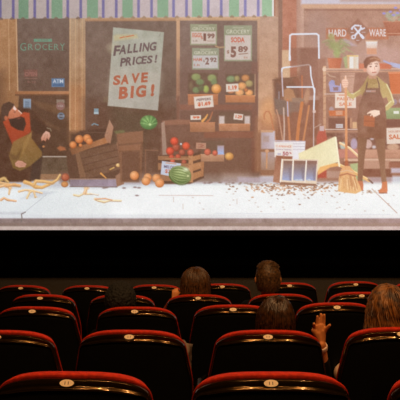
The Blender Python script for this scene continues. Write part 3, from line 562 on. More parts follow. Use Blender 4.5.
P('pictured_red_canister', 'red canister behind the tilted board in the film'); poly([(316.5, 137), (319, 130), (325, 130), (327, 137), (326.5, 178), (317.5, 178)], ('v', (188, 84, 70), (176, 66, 52)), soft=1.6); rect(319.6, 126, 324, 131, (206, 178, 176)); P('pictured_hose', None); stroke([(314, 128), (321, 124)], .9, (206, 180, 170), a=.7)
P('pictured_brown_board', 'dark brown board leaning on the bucket in the film'); poly([(276, 155.5), (292.5, 156.5), (290, 185), (273, 182)], ('v', (146, 88, 68), (168, 116, 94)), soft=1.2, tex=3)
P('pictured_tilted_board', 'pale yellow board tilted on struts in the film')
stroke([(340, 143), (350, 148.5), (358, 156)], 2.4, (242, 198, 148)); stroke([(338, 164.5), (348, 169), (369, 180.5)], 3.2, (236, 182, 116)); stroke([(368, 179), (372.5, 183)], 1.6, (110, 84, 80)); stroke([(340, 142.4), (350, 147.7), (358, 155)], .8, (255, 236, 200)); stroke([(338, 163.4), (348, 167.8), (368, 179)], .8, (255, 226, 170))
poly([(316, 162), (336, 163), (339, 166), (330, 167.5), (318, 175)], (242, 182, 108), soft=1.2)
poly([(298.6, 153.4), (334.5, 136.6), (336.5, 138), (338.6, 162), (320, 167), (317, 172), (316, 160), (299, 159.6)], ('h', (238, 222, 176), (242, 230, 190)), soft=1.2, tex=3)
stroke([(335.6, 137.4), (339, 163), (339.4, 166)], 1.7, (252, 240, 208))
P('pictured_compartment_tray', 'tilted three part tray with blue insides in the film')
poly([(282, 159), (318.4, 159.6), (316.6, 184.4), (280.2, 182)], (236, 212, 188), soft=1)
for x0, x1, t0, t1 in ((283.6, 292.4, 282, 291.4), (294.2, 305.6, 293.2, 304.2), (307.2, 316.8, 305.8, 315.4)):
    poly([(x0, 160.8), (x1, 161), (t1, 180.8), (t0, 180)], ('v', (128, 92, 84), (150, 178, 214)), soft=1); poly([(x0, 160.8), (x1, 161), (x1, 163.6), (x0, 163.4)], (130, 96, 88), soft=1.4); poly([(t1 - 3, 168), (t1 + .3, 166), (t1, 180.5), (t1 - 2, 180)], (112, 104, 124), soft=2, a=.6)
for x in (297, 301, 309): ell(x, 180, 1.8, 1, (196, 206, 216))
poly([(279.5, 182), (316, 184), (315, 186), (280, 184.6)], (140, 100, 82), soft=1); stroke([(282, 159.2), (280.2, 182)], 1, (252, 244, 232)); stroke([(293.2, 160), (292.2, 181)], 1, (250, 240, 228)); stroke([(306.4, 160.4), (305, 182)], 1, (250, 240, 228))
# ---- sweeping shopkeeper
P('pictured_sweeping_person', 'person in a dark apron and olive sweater sweeping the pavement in the film')
poly([(357.5, 135), (367.5, 136), (364.6, 158), (362.4, 182), (357.6, 182), (358, 160)], ('h', (132, 92, 68), (118, 80, 60)), soft=1.1)
poly([(374.5, 136), (385, 134), (385.4, 150), (385, 165), (386.6, 182), (381.8, 183), (379, 162)], ('h', (128, 88, 66), (142, 104, 80)), soft=1.1)
poly([(357.6, 181), (362.6, 181), (363.4, 185), (363, 190.5), (359.6, 190), (357.5, 185)], ('v', (190, 108, 72), (214, 116, 76)), soft=1)
poly([(382.2, 182), (387, 181.4), (387.6, 191), (386.6, 192.6), (379, 192.8), (378.6, 190.6), (381.6, 188)], ('v', (206, 116, 74), (222, 126, 84)), soft=1); stroke([(379, 193), (387, 193)], .8, (150, 84, 60))
OL, OD = (204, 182, 122), (172, 144, 92)
poly([(367.8, 76), (377, 76), (384, 82), (387.5, 86), (390, 94), (385, 98), (364, 98), (361, 94), (364, 83)], ('h', OD, OL), soft=1.1)
stroke([(367, 84), (360, 92), (352.5, 96.6)], 5.0, ('h', OL, OD), w1=4.4); stroke([(352.5, 96.6), (348, 94), (346.2, 90.5)], 4.2, OL, w1=3.0)
stroke([(384.5, 86), (388.5, 94), (391.6, 102.5)], 6.4, (196, 172, 112), w1=5.6); stroke([(391.4, 103), (387, 108), (379.5, 111.6)], 5.4, (206, 184, 124), w1=3.8); stroke([(386.8, 84.5), (391, 93.5), (393.6, 102)], 1.3, (244, 232, 186), a=.8); stroke([(391, 101.4), (386, 106), (380, 109.8)], 1.2, (244, 230, 184), a=.7); stroke([(360, 90), (353, 94.8)], 1.1, (232, 216, 160), a=.7)
poly([(363.4, 93), (380.5, 92.4), (385, 104), (386.6, 120), (386.2, 137), (382, 139), (358, 137), (357, 120), (359.6, 104)], ('v', (138, 98, 84), (130, 86, 66)), soft=1.1, tex=4); poly([(361, 104), (368, 100), (366, 132), (360, 134)], (156, 118, 100), soft=4, a=.5)
stroke([(365.2, 95), (367.4, 82), (369, 78)], 1.2, (110, 82, 78)); stroke([(379.4, 93), (379, 84), (377, 78)], 1.1, (110, 82, 78))
poly([(366, 88), (380, 88), (380.5, 94), (363.5, 94)], (130, 94, 80), soft=1.4)
text('MIKE', 369.5, 90.9, 6, 1.6, (220, 196, 190), a=0); rect(366, 90.2, 375.6, 92.2, (206, 186, 184), a=.75); stroke([(371.5, 91.3), (375.5, 91.3)], 1, (196, 130, 110), a=.7)
poly([(364, 115.5), (375, 116), (374.4, 127), (363.6, 126)], (180, 100, 66), soft=1.1); stroke([(364, 121), (374.6, 121.4)], .7, (140, 78, 58), a=.7)
P('pictured_face', 'face and neck of the sweeping person in the film')
poly([(368.6, 73), (376.6, 75), (376.6, 81), (372.5, 82.6), (368.4, 80)], (198, 150, 124), soft=1); poly([(368, 78.5), (377, 79), (378, 83), (373, 84.6), (367, 82)], OD, soft=1)
ell(372.9, 67.6, 7.0, 8.4, (240, 192, 170), hi=(252, 220, 202), dark=.18, hx=.2, hy=-.1); ell(365, 69.6, 1.8, 2.2, (226, 160, 134))
ell(370.6, 66.6, .9, .6, (110, 74, 70)); ell(376.2, 66.2, .9, .6, (110, 74, 70)); stroke([(369, 64.4), (371.8, 64)], .6, (120, 80, 68)); stroke([(375, 63.8), (377.6, 64)], .6, (120, 80, 68))
stroke([(374.4, 67), (374.9, 69.6)], .6, (222, 158, 136)); stroke([(372.4, 72.6), (376, 72.2)], .8, (186, 96, 84))
P('pictured_hair', None); poly([(364.4, 68), (363.6, 61.5), (366.4, 57.6), (371.4, 56), (377, 56.6), (380.4, 59.4), (380.8, 62.2), (376.4, 60.8), (371, 62.6), (368, 65), (366.6, 68.4)], ('h', (112, 70, 58), (170, 112, 84)), soft=1); stroke([(370, 59), (374, 58), (379, 59.4)], .9, (216, 170, 134), a=.6)
P('pictured_hand', 'hand of the sweeping person on the apron in the film')
poly([(367.5, 113), (371, 110.6), (375, 109.8), (379.6, 110.6), (380, 114.4), (375.6, 116.6), (373, 116.4), (371.6, 113.8)], (252, 222, 200), soft=.9)
for q in (((371, 111.6), (367.6, 113.6)), ((372.6, 113), (370.6, 115.6)), ((375, 114), (373.8, 116.8))): stroke(q, 1.2, (250, 214, 190))
P('pictured_broom', 'straw broom with an orange wooden handle in the film')
stroke([(345.5, 77.5), (346.2, 120), (346.4, 168)], 2.3, ('v', (232, 172, 130), (222, 140, 88)), w1=2.6); rect(344.8, 160.5, 348.2, 166, (176, 92, 60))
poly([(343.4, 166), (349.6, 166), (353.4, 170.6), (356.2, 178), (360.6, 187), (361.6, 191), (355.6, 193.8), (346, 192.6), (338, 191.4), (338.8, 178), (340.4, 171)], ('v', (236, 176, 124), (236, 186, 128)), soft=1.1)
random.seed(3)
for i in range(46):
    t = random.random(); u = random.uniform(.0, 1); x0 = 341 + 13 * t; x1 = 338.4 + 22.5 * t; y0 = 175 + 6 * u
    stroke([(x0 + (x1 - x0) * u * .4, y0), (x0 + (x1 - x0) * (u * .4 + .5), min(192, y0 + 10))], .5, random.choice([(190, 126, 78), (252, 218, 174), (206, 146, 94), (250, 210, 160)]), a=.75)
stroke([(339.8, 175.4), (347, 173.6), (355.4, 176)], 1.4, (190, 118, 82)); stroke([(340.6, 171.8), (347, 170.4), (353, 172)], .8, (236, 196, 160))
P('pictured_hand', 'hand of the sweeping person gripping the broom handle in the film')
poly([(341.6, 80.6), (344, 79), (347.4, 79.4), (348.4, 83), (347.6, 87), (343.6, 88), (342, 85)], (246, 202, 178), soft=.9); stroke([(345.7, 80), (345.7, 76)], 1.2, (246, 206, 184))
for y in (81.6, 83.6, 85.6): stroke([(342, y), (347.8, y)], .4, (214, 150, 126), a=.7)

# warm haze of the film, brighter to the right, and the weave of the screen
CUR[0] = 0
LU = (IMG @ np.array([.3, .59, .11]))[..., None]
hz_ = .16 + .13 * np.clip(GX / 400, 0, 1)[..., None]
ty_ = np.clip((GY - 20) / 130, 0, 1)[..., None]
HZC = np.array([208, 180, 156]) * (1 - ty_) + np.array([216, 166, 124]) * ty_
rt_ = np.clip((GX - 240) / 110, 0, 1)[..., None]; HZC = HZC * (1 - .7 * rt_) + np.array([226, 162, 128]) * .7 * rt_
IMG = IMG + hz_ * np.maximum(HZC - IMG, 0)      # sunny haze in the film's own picture
IMG = IMG * .96 + LU * .04
IMG += (2.2 * N25 + 1.0 * N6)[..., None]
IMG += rng.standard_normal((NY, NX, 1)) * 5.0 + rng.standard_normal((NY, NX, 3)) * 1.5
IMG = np.clip(IMG, 0, 255) / 255
LIN = np.where(IMG <= .04045, IMG / 12.92, ((IMG + .055) / 1.055) ** 2.4)

M_FILM = bpy.data.materials.new('projected_film'); M_FILM.use_nodes = True
nt = M_FILM.node_tree; nt.nodes.clear()
out = nt.nodes.new('ShaderNodeOutputMaterial'); em = nt.nodes.new('ShaderNodeEmission'); at_ = nt.nodes.new('ShaderNodeAttribute')
at_.attribute_name = 'film'; nt.links.new(at_.outputs['Color'], em.inputs[0]); em.inputs[1].default_value = 1.0; nt.links.new(em.outputs[0], out.inputs[0])
M_FILM.cycles.emission_sampling = 'FRONT_BACK' if False else 'AUTO'

kx = SD / F; sx0, sx1 = (PX0 - 200) * kx, (PX1 - 200) * kx
sz1, sz0 = CAMZ - (PY0 - HZ) * kx, CAMZ - (PY1 - HZ) * kx
scr = empty('cinema_screen', (0, SD + .06, sz0), label='huge cinema screen showing a film of two shop fronts and people', cat='screen')
VX = ((GX - 200) * kx); VZ = CAMZ - (GY - HZ) * kx - sz0
cell = LAB[:-1, :-1]
def grid_mesh(name, mask):
    jj, ii = np.nonzero(mask)
    v = np.stack([jj * NX + ii, (jj + 1) * NX + ii, (jj + 1) * NX + ii + 1, jj * NX + ii + 1], 1)
    u, inv = np.unique(v, return_inverse=True); inv = inv.reshape(-1)
    me = bpy.data.meshes.new(name); me.vertices.add(len(u)); n_ = len(v)
    co = np.zeros((len(u), 3)); co[:, 0] = VX.ravel()[u]; co[:, 1] = -.06; co[:, 2] = VZ.ravel()[u]
    me.vertices.foreach_set('co', co.ravel()); me.loops.add(4 * n_); me.polygons.add(n_)
    me.loops.foreach_set('vertex_index', inv.astype(np.int32)); me.polygons.foreach_set('loop_start', np.arange(0, 4 * n_, 4, dtype=np.int32))
    me.update(calc_edges=True)
    ca = me.color_attributes.new('film', 'FLOAT_COLOR', 'POINT'); c4 = np.ones((len(u), 4)); c4[:, :3] = LIN.reshape(-1, 3)[u]
    ca.data.foreach_set('color', c4.ravel()); return me
for k, (nm, lb) in enumerate(PARTS):
    mk = cell == k
    if mk.sum() < 6: continue
    o = link(nm, grid_mesh(nm, mk), M_FILM, scr, smooth=False)
    if lb: o['label'] = lb
M_FRAME = mat('black_frame', (.004, .004, .004), .8, .2)
H = sz1 - sz0
box('screen_backing', M_FRAME, scr, sx0, sx1, -.05, .02, 0, H)
bm = bmesh.new()
for a in ((sx0 - .12, sx0, -.09, .05, -.12, H + .12), (sx1, sx1 + .12, -.09, .05, -.12, H + .12), (sx0, sx1, -.09, .05, H, H + .12), (sx0, sx1, -.09, .05, -.12, 0)): bx(bm, *a)
link('screen_frame', bm, M_FRAME, scr, False)
# ------------------------------------------------------------------ ceiling lamps of the hall
M_LAMPRIM = mat('lamp_rim', (.05, .05, .05), .4, .5, metal=1)
M_BULB = bpy.data.materials.new('lamp_glow'); M_BULB.use_nodes = True
b_ = M_BULB.node_tree.nodes['Principled BSDF']; b_.inputs['Emission Color'].default_value = (*LAMP_C, 1); b_.inputs['Emission Strength'].default_value = 12
def disc(bm, r, z0, z1, n=32, ri=None):
    a = [[bm.verts.new((rr * math.cos(6.2832 * i / n), rr * math.sin(6.2832 * i / n), z)) for i in range(n)] for rr, z in ([(r, z0), (r, z1)] if ri is None else [(r, z0), (r, z1), (ri, z1), (ri, z0)])]
    m = len(a)
    for k in range(m if ri else 1):
        for i in range(n):
            j = (i + 1) % n; bm.faces.new((a[k][i], a[k][j], a[(k + 1) % m][j], a[(k + 1) % m][i]))
    if ri is None: bm.faces.new(list(reversed(a[0]))); bm.faces.new(a[1])
    bmesh.ops.recalc_face_normals(bm, faces=bm.faces)
for i, (x, y) in enumerate(LAMPS):
    t = empty('ceiling_lamp', (x, y, CEIL), label='round warm ceiling downlight in the dark hall ceiling', cat='lamp', group='downlights in the hall ceiling')
    bm = bmesh.new(); disc(bm, .16, -.06, 0, ri=.12); link('lamp_rim', bm, M_LAMPRIM, t)
    bm = bmesh.new(); disc(bm, .119, -.03, -.001); link('lamp_glass', bm, M_BULB, t)
    ld = bpy.data.lights.new('lamp_light', 'SPOT'); ld.energy = LAMP_W; ld.color = LAMP_C; ld.spot_size = math.radians(125); ld.spot_blend = .6; ld.shadow_soft_size = .10
    lo = bpy.data.objects.new('lamp_light', ld); C.objects.link(lo); lo.parent = t; lo.location = (0, 0, -.1)
    lo.rotation_euler = (math.radians(10), 0, 0)
# ------------------------------------------------------------------ seats
M_RED = mat('red_velour', (.56, .024, .004), .75, .25, noise=.35, nscale=60, bump=.35, bscale=420, sheen=0)
M_SHELL = mat('glossy_black_shell', (.008, .005, .0015), .16, .7, tint=(1, .64, .28), coat=.3, noise=.3, nscale=90, bump=.05, bscale=260)
M_PANEL = mat('matte_black_panel', (.0028, .0026, .0022), .8, .12, bump=.1, bscale=200)
M_STAND = mat('black_steel', (.006, .006, .006), .5, .3)
M_ARM = mat('black_armrest', (.010, .008, .006), .4, .4)
M_BADGE = mat('cream_badge', (.92, .74, .52), .45, .3)
M_NUM = mat('badge_ink', (.05, .02, .01), .6)
REC = .18
def outline(inset=0, n=44, side=0):
    H, a = 1.0, .088; pts = []
    for i in range(12): z = .43 + (H - a - .43) * i / 12; pts.append((-1, z))
    top = []
    for i in range(n + 1):
        t = math.pi * (1 - i / n); c, s_ = math.cos(t), math.sin(t); e = 2 / 2.75
        top.append((math.copysign(abs(c) ** e, c), H - a + a * abs(s_) ** e))
    pts = pts + top + [(1, z) for _, z in reversed(pts)]
    P_ = []
    for u, z in pts:
        hw = min(.275, .230 + .19 * (H - z)); hw -= max(0, .55 - z) * .15
        P_.append(Vector((u * hw, z)))
    if inset or side:
        Q = []
        for i, p in enumerate(P_):
            a_, b = P_[max(0, i - 1)], P_[min(len(P_) - 1, i + 1)]; t = (b - a_).normalized(); nn = Vector((t.y, -t.x))
            up_ = max(0, -nn.y) ** 2; q = p + nn * (inset * (.22 + .78 * up_) + side * (1 - up_))
            if i < 1 or i > len(P_) - 2: q.y += inset
            Q.append(q)
        P_ = Q
    return P_
def loft(levels):
    """levels: (depth, inset) or (depth, inset, scale towards the middle)"""
    bm = bmesh.new(); rings = []
    for L in levels:
        y, ins = L[0], L[1]; sc = L[2] if len(L) > 2 else 1; pts = outline(ins, side=L[3] if len(L) > 3 else 0)
        rings.append([bm.verts.new((p.x * sc, y + REC * (1 - ((p.y - .7) * sc + .7)) + .55 * (p.x * sc) ** 2, (p.y - .7) * sc + .7)) for p in pts])
    n = len(rings[0])
    for a, b in zip(rings, rings[1:]):
        for i in range(n): j = (i + 1) % n; bm.faces.new((a[i], a[j], b[j], b[i]))
    for r in (rings[0], rings[-1]): bm.faces.new(r)
    bmesh.ops.triangulate(bm, faces=[f for f in bm.faces if len(f.verts) > 4])
    bmesh.ops.recalc_face_normals(bm, faces=bm.faces); return bm
def make_seat(folded):
    t = empty('cinema_chair')
    link('backrest', loft([(.012, .030, .5), (.012, .014), (.010, .004), (.016, 0, 1, .001), (.042, 0, 1, .014), (.058, .008, 1, .026), (.068, .026, 1, .04), (.075, .06, 1, .06), (.070, .07, .6, .06)]), M_RED, t)
    link('back_shell', loft([(.010, .0112, .6), (.010, .0112), (-.002, .0105), (-.0125, .0118), (-.0145, .0132), (-.0152, .0155), (-.0168, .0285), (-.0185, .0312), (-.0235, .0335), (-.0275, .0360), (-.0290, .0395), (-.0265, .0435), (-.019, .047), (-.010, .051, .6)]), M_SHELL, t)
    link('back_panel', loft([(-.012, .053, .9), (-.0195, .0512), (-.0225, .056), (-.0235, .07), (-.0235, .08, .5)]), M_PANEL, t)
    # number badge on the rim
    bg = empty('badge', (-.010, -.0245, .9705)); bg.parent = t; bg.rotation_euler = (math.radians(62), 0, 0)
    C.objects.unlink(bg); bpy.data.objects.remove(bg)
    R = Matrix.Translation((-.006, -.0150, .9795)) @ Matrix.Rotation(math.radians(62), 4, 'X')
    bm = bmesh.new(); disc(bm, .0215, -.004, .0035, 28)
    for v in bm.verts:
        v.co.y *= .50; v.co = R @ v.co
    bd = link('number_badge', bm, M_BADGE, t, False); bd['label'] = 'cream oval number badge'
    if True:
        bm = bmesh.new()
        for x in (-.006, .004): bx(bm, x, x + .0020, -.0045, .0045, .0035, .0042)
        bm.transform(R); link('number', bm, M_NUM, bd, False)
    bm = bmesh.new()
    if folded: bx(bm, -.215, .215, .17, .27, .44, .80, bev=.035)
    else: bx(bm, -.235, .235, .16, .62, .38, .47, bev=.035)
    link('seat_cushion', bm, M_RED, t)
    bm = bmesh.new()
    bx(bm, .276, .304, .19, .54, .60, .635, bev=.010); link('armrest', bm, M_ARM, t)
    bm = bmesh.new()
    bx(bm, .280, .300, .24, .42, .03, .60, bev=.006); bx(bm, .270, .310, .17, .50, 0, .03, bev=.008); bx(bm, -.235, .285, .24, .28, .40, .43, bev=.008)
    link('stand', bm, M_STAND, t)
    return t
SEATS = {  # row: (centre px, top px, occupied, label)
 0: [(70, 371.0, 0, 'nearest red topped cinema seat, filling the lower left corner'), (272.5, 371.2, 0, 'nearest red topped cinema seat with oval badge, right of centre'), (474, 371, 0, 'nearest row cinema seat cut by the right edge of the picture')],
 1: [(-1, 329.8, 0, 'cinema seat cut by the left edge in the second nearest row'), (131, 329.6, 0, 'cinema seat with oval badge beside the grey jacket'), (269, 329.6, 1, 'cinema seat right behind the girl who raises her hand'), (402, 326.8, 1, 'cinema seat holding the curly haired woman at the right edge')],
 2: [(34, 306.3, 0, 'cinema seat in the third row at the left of the dark haired viewer'), (136, 306.5, 1, 'cinema seat under the head with dark curly hair'), (234, 304.5, 0, 'cinema seat half hidden by the head of the hand raising girl'), (337.5, 302.3, 0, 'cinema seat directly behind the raised hand in view'), (436, 301, 0, 'cinema seat of the third row hidden past the curly haired woman')],
 3: [(41.5, 294.2, 0, 'cinema seat in the fourth row near the left edge'), (121, 294.6, 0, 'cinema seat mostly hidden by the dark curly head'), (199, 294.2, 1, 'cinema seat of the woman with rounded brown hair'), (282, 293.6, 1, 'cinema seat of the short haired man'), (362, 291.8, 0, 'cinema seat in the fourth row beside the curly haired woman')],
 4: [(22, 285.0, 0, 'front row cinema seat at the left edge'), (88, 285.2, 0, 'front row cinema seat second from the left edge'), (155, 284.4, 0, 'front row cinema seat next to the woman with rounded brown hair'), (223, 283.4, 0, 'front row cinema seat between the two brown haired viewers'), (290, 282.4, 0, 'front row cinema seat just right of the short haired man'), (356, 281.2, 0, 'front row cinema seat second from the right edge'), (422, 281.6, 0, 'front row cinema seat cut by the right edge')],
}
protos = {}; SEATOBJ = {}
for r in (0, 1, 2, 3, 4):
    d = ROWD[r]
    for cx, ty, occ, lb in SEATS[r]:
        k = 0 if occ else 1
        if k not in protos: o = protos[k] = make_seat(bool(k))
        else: o = copy_tree(protos[k])
        X = (cx - 200) / F * d; zt = CAMZ - (ty - HZ) / F * (d + .045)
        o.location = (X, d, FZ(d)); o.rotation_euler = (0, 0, max(-.12, min(.04, (X - .35) * .055))); o.scale = (1, 1, (zt - FZ(d)))
        tag(o, lb.replace('cinema seat', 'cinema chair'), 'chair', 'red topped cinema chairs in five rows')
        SEATOBJ[(r, cx)] = (X, d, FZ(d))
# ------------------------------------------------------------------ people
def evaluated(ob, name):
    dg = bpy.context.evaluated_depsgraph_get(); dg.update()
    me = bpy.data.meshes.new_from_object(ob.evaluated_get(dg)); me.name = name
    old = ob.data; bpy.data.objects.remove(ob); bpy.data.meshes.remove(old); return me
def fuse(parts, name, m, parent, voxel=.01, smooth=3, fac=.5):
    """parts: ('c', p0, r0, p1, r1) tapered limb pieces or ('e', centre, (rx, ry, rz)) rounded masses, grown together into one skin"""
    bm = bmesh.new()
    for p in parts:
        if p[0] == 'e':
            r = bmesh.ops.create_icosphere(bm, subdivisions=3, radius=1)
            for v in r['verts']: v.co = Vector(p[1]) + Vector((v.co.x * p[2][0], v.co.y * p[2][1], v.co.z * p[2][2]))
        else:
            a, ra, b, rb = Vector(p[1]), p[2], Vector(p[3]), p[4]; ax = b - a
            if ax.length < 1e-5: continue
            q = ax.to_track_quat('Z', 'Y').to_matrix(); rings = []; N = 14
            rows = [(-ra * math.cos(t), ra * math.sin(t)) for t in (.35, .8, 1.25)] + [(0, ra)] + [(ax.length, rb)] + [(ax.length + rb * math.cos(t), rb * math.sin(t)) for t in (1.25, .8, .35)]
            for h, rr in rows: rings.append([bm.verts.new(a + q @ Vector((rr * math.cos(6.2832 * i / N), rr * math.sin(6.2832 * i / N), h))) for i in range(N)])
            for u, v_ in zip(rings, rings[1:]):
                for i in range(N): j = (i + 1) % N; bm.faces.new((u[i], u[j], v_[j], v_[i]))
            bm.faces.new(list(reversed(rings[0]))); bm.faces.new(rings[-1])
    me = bpy.data.meshes.new(name + '_raw'); bm.to_mesh(me); bm.free()
    ob = bpy.data.objects.new('raw', me); C.objects.link(ob)
    md = ob.modifiers.new('r', 'REMESH'); md.mode = 'VOXEL'; md.voxel_size = voxel
    sm = ob.modifiers.new('s', 'SMOOTH'); sm.iterations = smooth; sm.factor = fac
    return link(name, evaluated(ob, name), m, parent)
V = Vector
def hand_parts(wr, up, th, nrm, L=.18, curl=0.0):
    """wr wrist, up towards the fingertips, th towards the thumb, nrm out of the palm"""
    up, th, nrm = V(up).normalized(), V(th).normalized(), V(nrm).normalized(); s = L / .18
    def pt(a, b, c): return V(wr) + (th * a + up * b + nrm * c) * s
    out = [('c', pt(0, -.02, 0), .024 * s, pt(0, .02, 0), .022 * s)]
    for a in (-.026, -.009, .009, .026): out.append(('c', pt(a * .75, .02, 0), .015 * s, pt(a, .085, 0), .0125 * s))
    for a, l in ((-.030, .055), (-.011, .072), (.009, .078), (.028, .068)):
        p = pt(a, .09, 0); ang = 0
        for k, f in enumerate((.42, .32, .26)):
            ang += curl * (.9, 1.1, .8)[k]
            q = p + (up * math.cos(ang) + nrm * math.sin(ang)) * l * f * s
            out.append(('c', p, (.0095, .0085, .0078)[k] * s, q, (.0085, .0078, .0066)[k] * s)); p = q
    out += [('c', pt(.018, .025, .004), .015 * s, pt(.042, .055, .010), .0115 * s), ('c', pt(.042, .055, .010), .011 * s, pt(.060, .085, .014), .008 * s)]
    return out
M_SKIN = mat('warm_skin', (.66, .25, .075), .5, .35, noise=.15, nscale=40)
M_SKIN2 = mat('brown_skin', (.22, .11, .06), .5, .35, noise=.1, nscale=40)
def person(name_label, hc, d, fz, skin, shirt, trousers, arms, extra=(), voxel=.009, tilt=0.0, hands=None):
    """arms: for (left, right) a (shoulder->elbow->wrist) override or None for hands in the lap"""
    base = V((hc.x, d + .30, fz)); t = empty('person', base, label=name_label, cat='person')
    loc = lambda p: V(p) - base
    sy = d + .285; shz = hc.z - .265; ps = []; cl = []; tr = []
    ps.append(('e', hc, (.079, .095, .112))); ps.append(('e', hc + V((0, .035, -.045)), (.055, .058, .068)))
    ps.append(('c', hc + V((0, .085, -.012)), .012, hc + V((0, .102, -.035)), .013))          # nose
    ps.append(('c', hc + V((-.018, .088, -.066)), .008, hc + V((.018, .088, -.066)), .008))    # lips
    for s in (-1, 1):
        ps.append(('e', hc + V((s * (.094 if name_label.startswith('short') else .083), -.004, -.030)), (.012, .020, .032)))                 # ears
        ps.append(('e', hc + V((s * .030, .078, .012)), (.016, .012, .009)))                   # brow and lids
    nk = V((hc.x, sy - .01, shz + .03))
    ps.append(('c', hc + V((0, -.005, -.07)), .052, nk, .058))
    ps.append(('c', V((hc.x - .15, sy, shz)), .058, V((hc.x + .15, sy, shz)), .058)); ps.append(('c', nk, .07, V((hc.x, sy, shz - .02)), .09))
    ps.append(('c', V((hc.x - .06, sy, shz - .10)), .115, V((hc.x + .06, sy, shz - .10)), .115))
    ps.append(('c', V((hc.x - .045, sy, shz - .28)), .100, V((hc.x + .045, sy, shz - .28)), .100)); ps.append(('c', V((hc.x, sy, shz - .12)), .11, V((hc.x, sy, shz - .30)), .10))
    pz = fz + .575; ps.append(('c', V((hc.x - .07, sy + .01, pz)), .10, V((hc.x + .07, sy + .01, pz)), .10)); ps.append(('c', V((hc.x, sy, shz - .28)), .10, V((hc.x, sy, pz)), .11))
    tors = [('c', V((hc.x - .15, sy, shz)), .070, V((hc.x + .15, sy, shz)), .070), ('c', nk - V((0, 0, .02)), .072, V((hc.x, sy, shz - .02)), .10), ('c', V((hc.x - .06, sy, shz - .10)), .128, V((hc.x + .06, sy, shz - .10)), .128),
            ('c', V((hc.x - .045, sy, shz - .28)), .115, V((hc.x + .045, sy, shz - .28)), .115), ('c', V((hc.x, sy, shz - .1)), .12, V((hc.x, sy, pz)), .122), ('c', V((hc.x - .05, sy, pz)), .116, V((hc.x + .05, sy, pz)), .116)]
    for s, arm in ((-1, arms[0]), (1, arms[1])):
        sh = V((hc.x + s * .165, sy, shz - .005))
        if arm is None: el, wr = V((hc.x + s * .20, sy + .05, shz - .29)), V((hc.x + s * .09, sy + .26, pz + .12)); hp = hand_parts(wr, (-s * .5, 1, -.1), (-s * .6, -.3, .8), (0, -.1, -1), .17, .35)
        else:
            el, wr = V(arm[0]), V(arm[1]); hp = arm[2]
        ps += [('c', sh, .050, el, .038), ('c', el, .038, wr, .025)]
        tors += [('c', sh, .060, el, .050), ('c', el, .050, el.lerp(wr, .82 if arm is None or len(arm) < 4 else arm[3]), .040)] ; ps += hp
    for s in (-1, 1):
        hip, kn = V((hc.x + s * .09, sy + .02, pz)), V((hc.x + s * .11, sy + .44, fz + .54)); an = V((hc.x + s * .11, sy + .45, fz + .10)); to = an + V((0, .13, -.065))
        ps += [('c', hip, .085, kn, .058), ('c', kn, .056, an, .036), ('c', an + V((0, -.03, -.05)), .034, to, .030)]
        tr += [('c', hip, .100, kn, .070), ('c', kn, .068, an + V((0, 0, .02)), .052)]
    tr.append(('c', V((hc.x - .07, sy + .01, pz - .02)), .118, V((hc.x + .07, sy + .01, pz - .02)), .118))
    mv = lambda L: [((p[0], loc(p[1]), p[2], loc(p[3]), p[4]) if p[0] == 'c' else (p[0], loc(p[1]), p[2])) for p in L]
    fuse(mv(ps), 'body', skin, t, voxel, 3 if voxel > .006 else 1)
    fuse(mv(tors), 'sweater', shirt, t, .012, 4); fuse(mv(tr), 'trousers', trousers, t, .014, 4)
    return t, base
def tubes(paths, radius, name, m, parent, sides=5):
    bm = bmesh.new()
    for pts, r0 in paths:
        rings = []; n = len(pts)
        for i, p in enumerate(pts):
            tan = (pts[min(n - 1, i + 1)] - pts[max(0, i - 1)]).normalized(); q = tan.to_track_quat('Z', 'Y').to_matrix()
            r = r0 * (1 - .75 * max(0, i / (n - 1) - .7) / .3) * (.5 if i == 0 else 1)
            rings.append([bm.verts.new(p + q @ V((r * math.cos(6.2832 * k / sides), r * math.sin(6.2832 * k / sides), 0))) for k in range(sides)])
        for a, b in zip(rings, rings[1:]):
            for k in range(sides): j = (k + 1) % sides; bm.faces.new((a[k], a[j], b[j], b[k]))
        bm.faces.new(list(reversed(rings[0]))); bm.faces.new(rings[-1])
    return link(name, bm, m, parent)
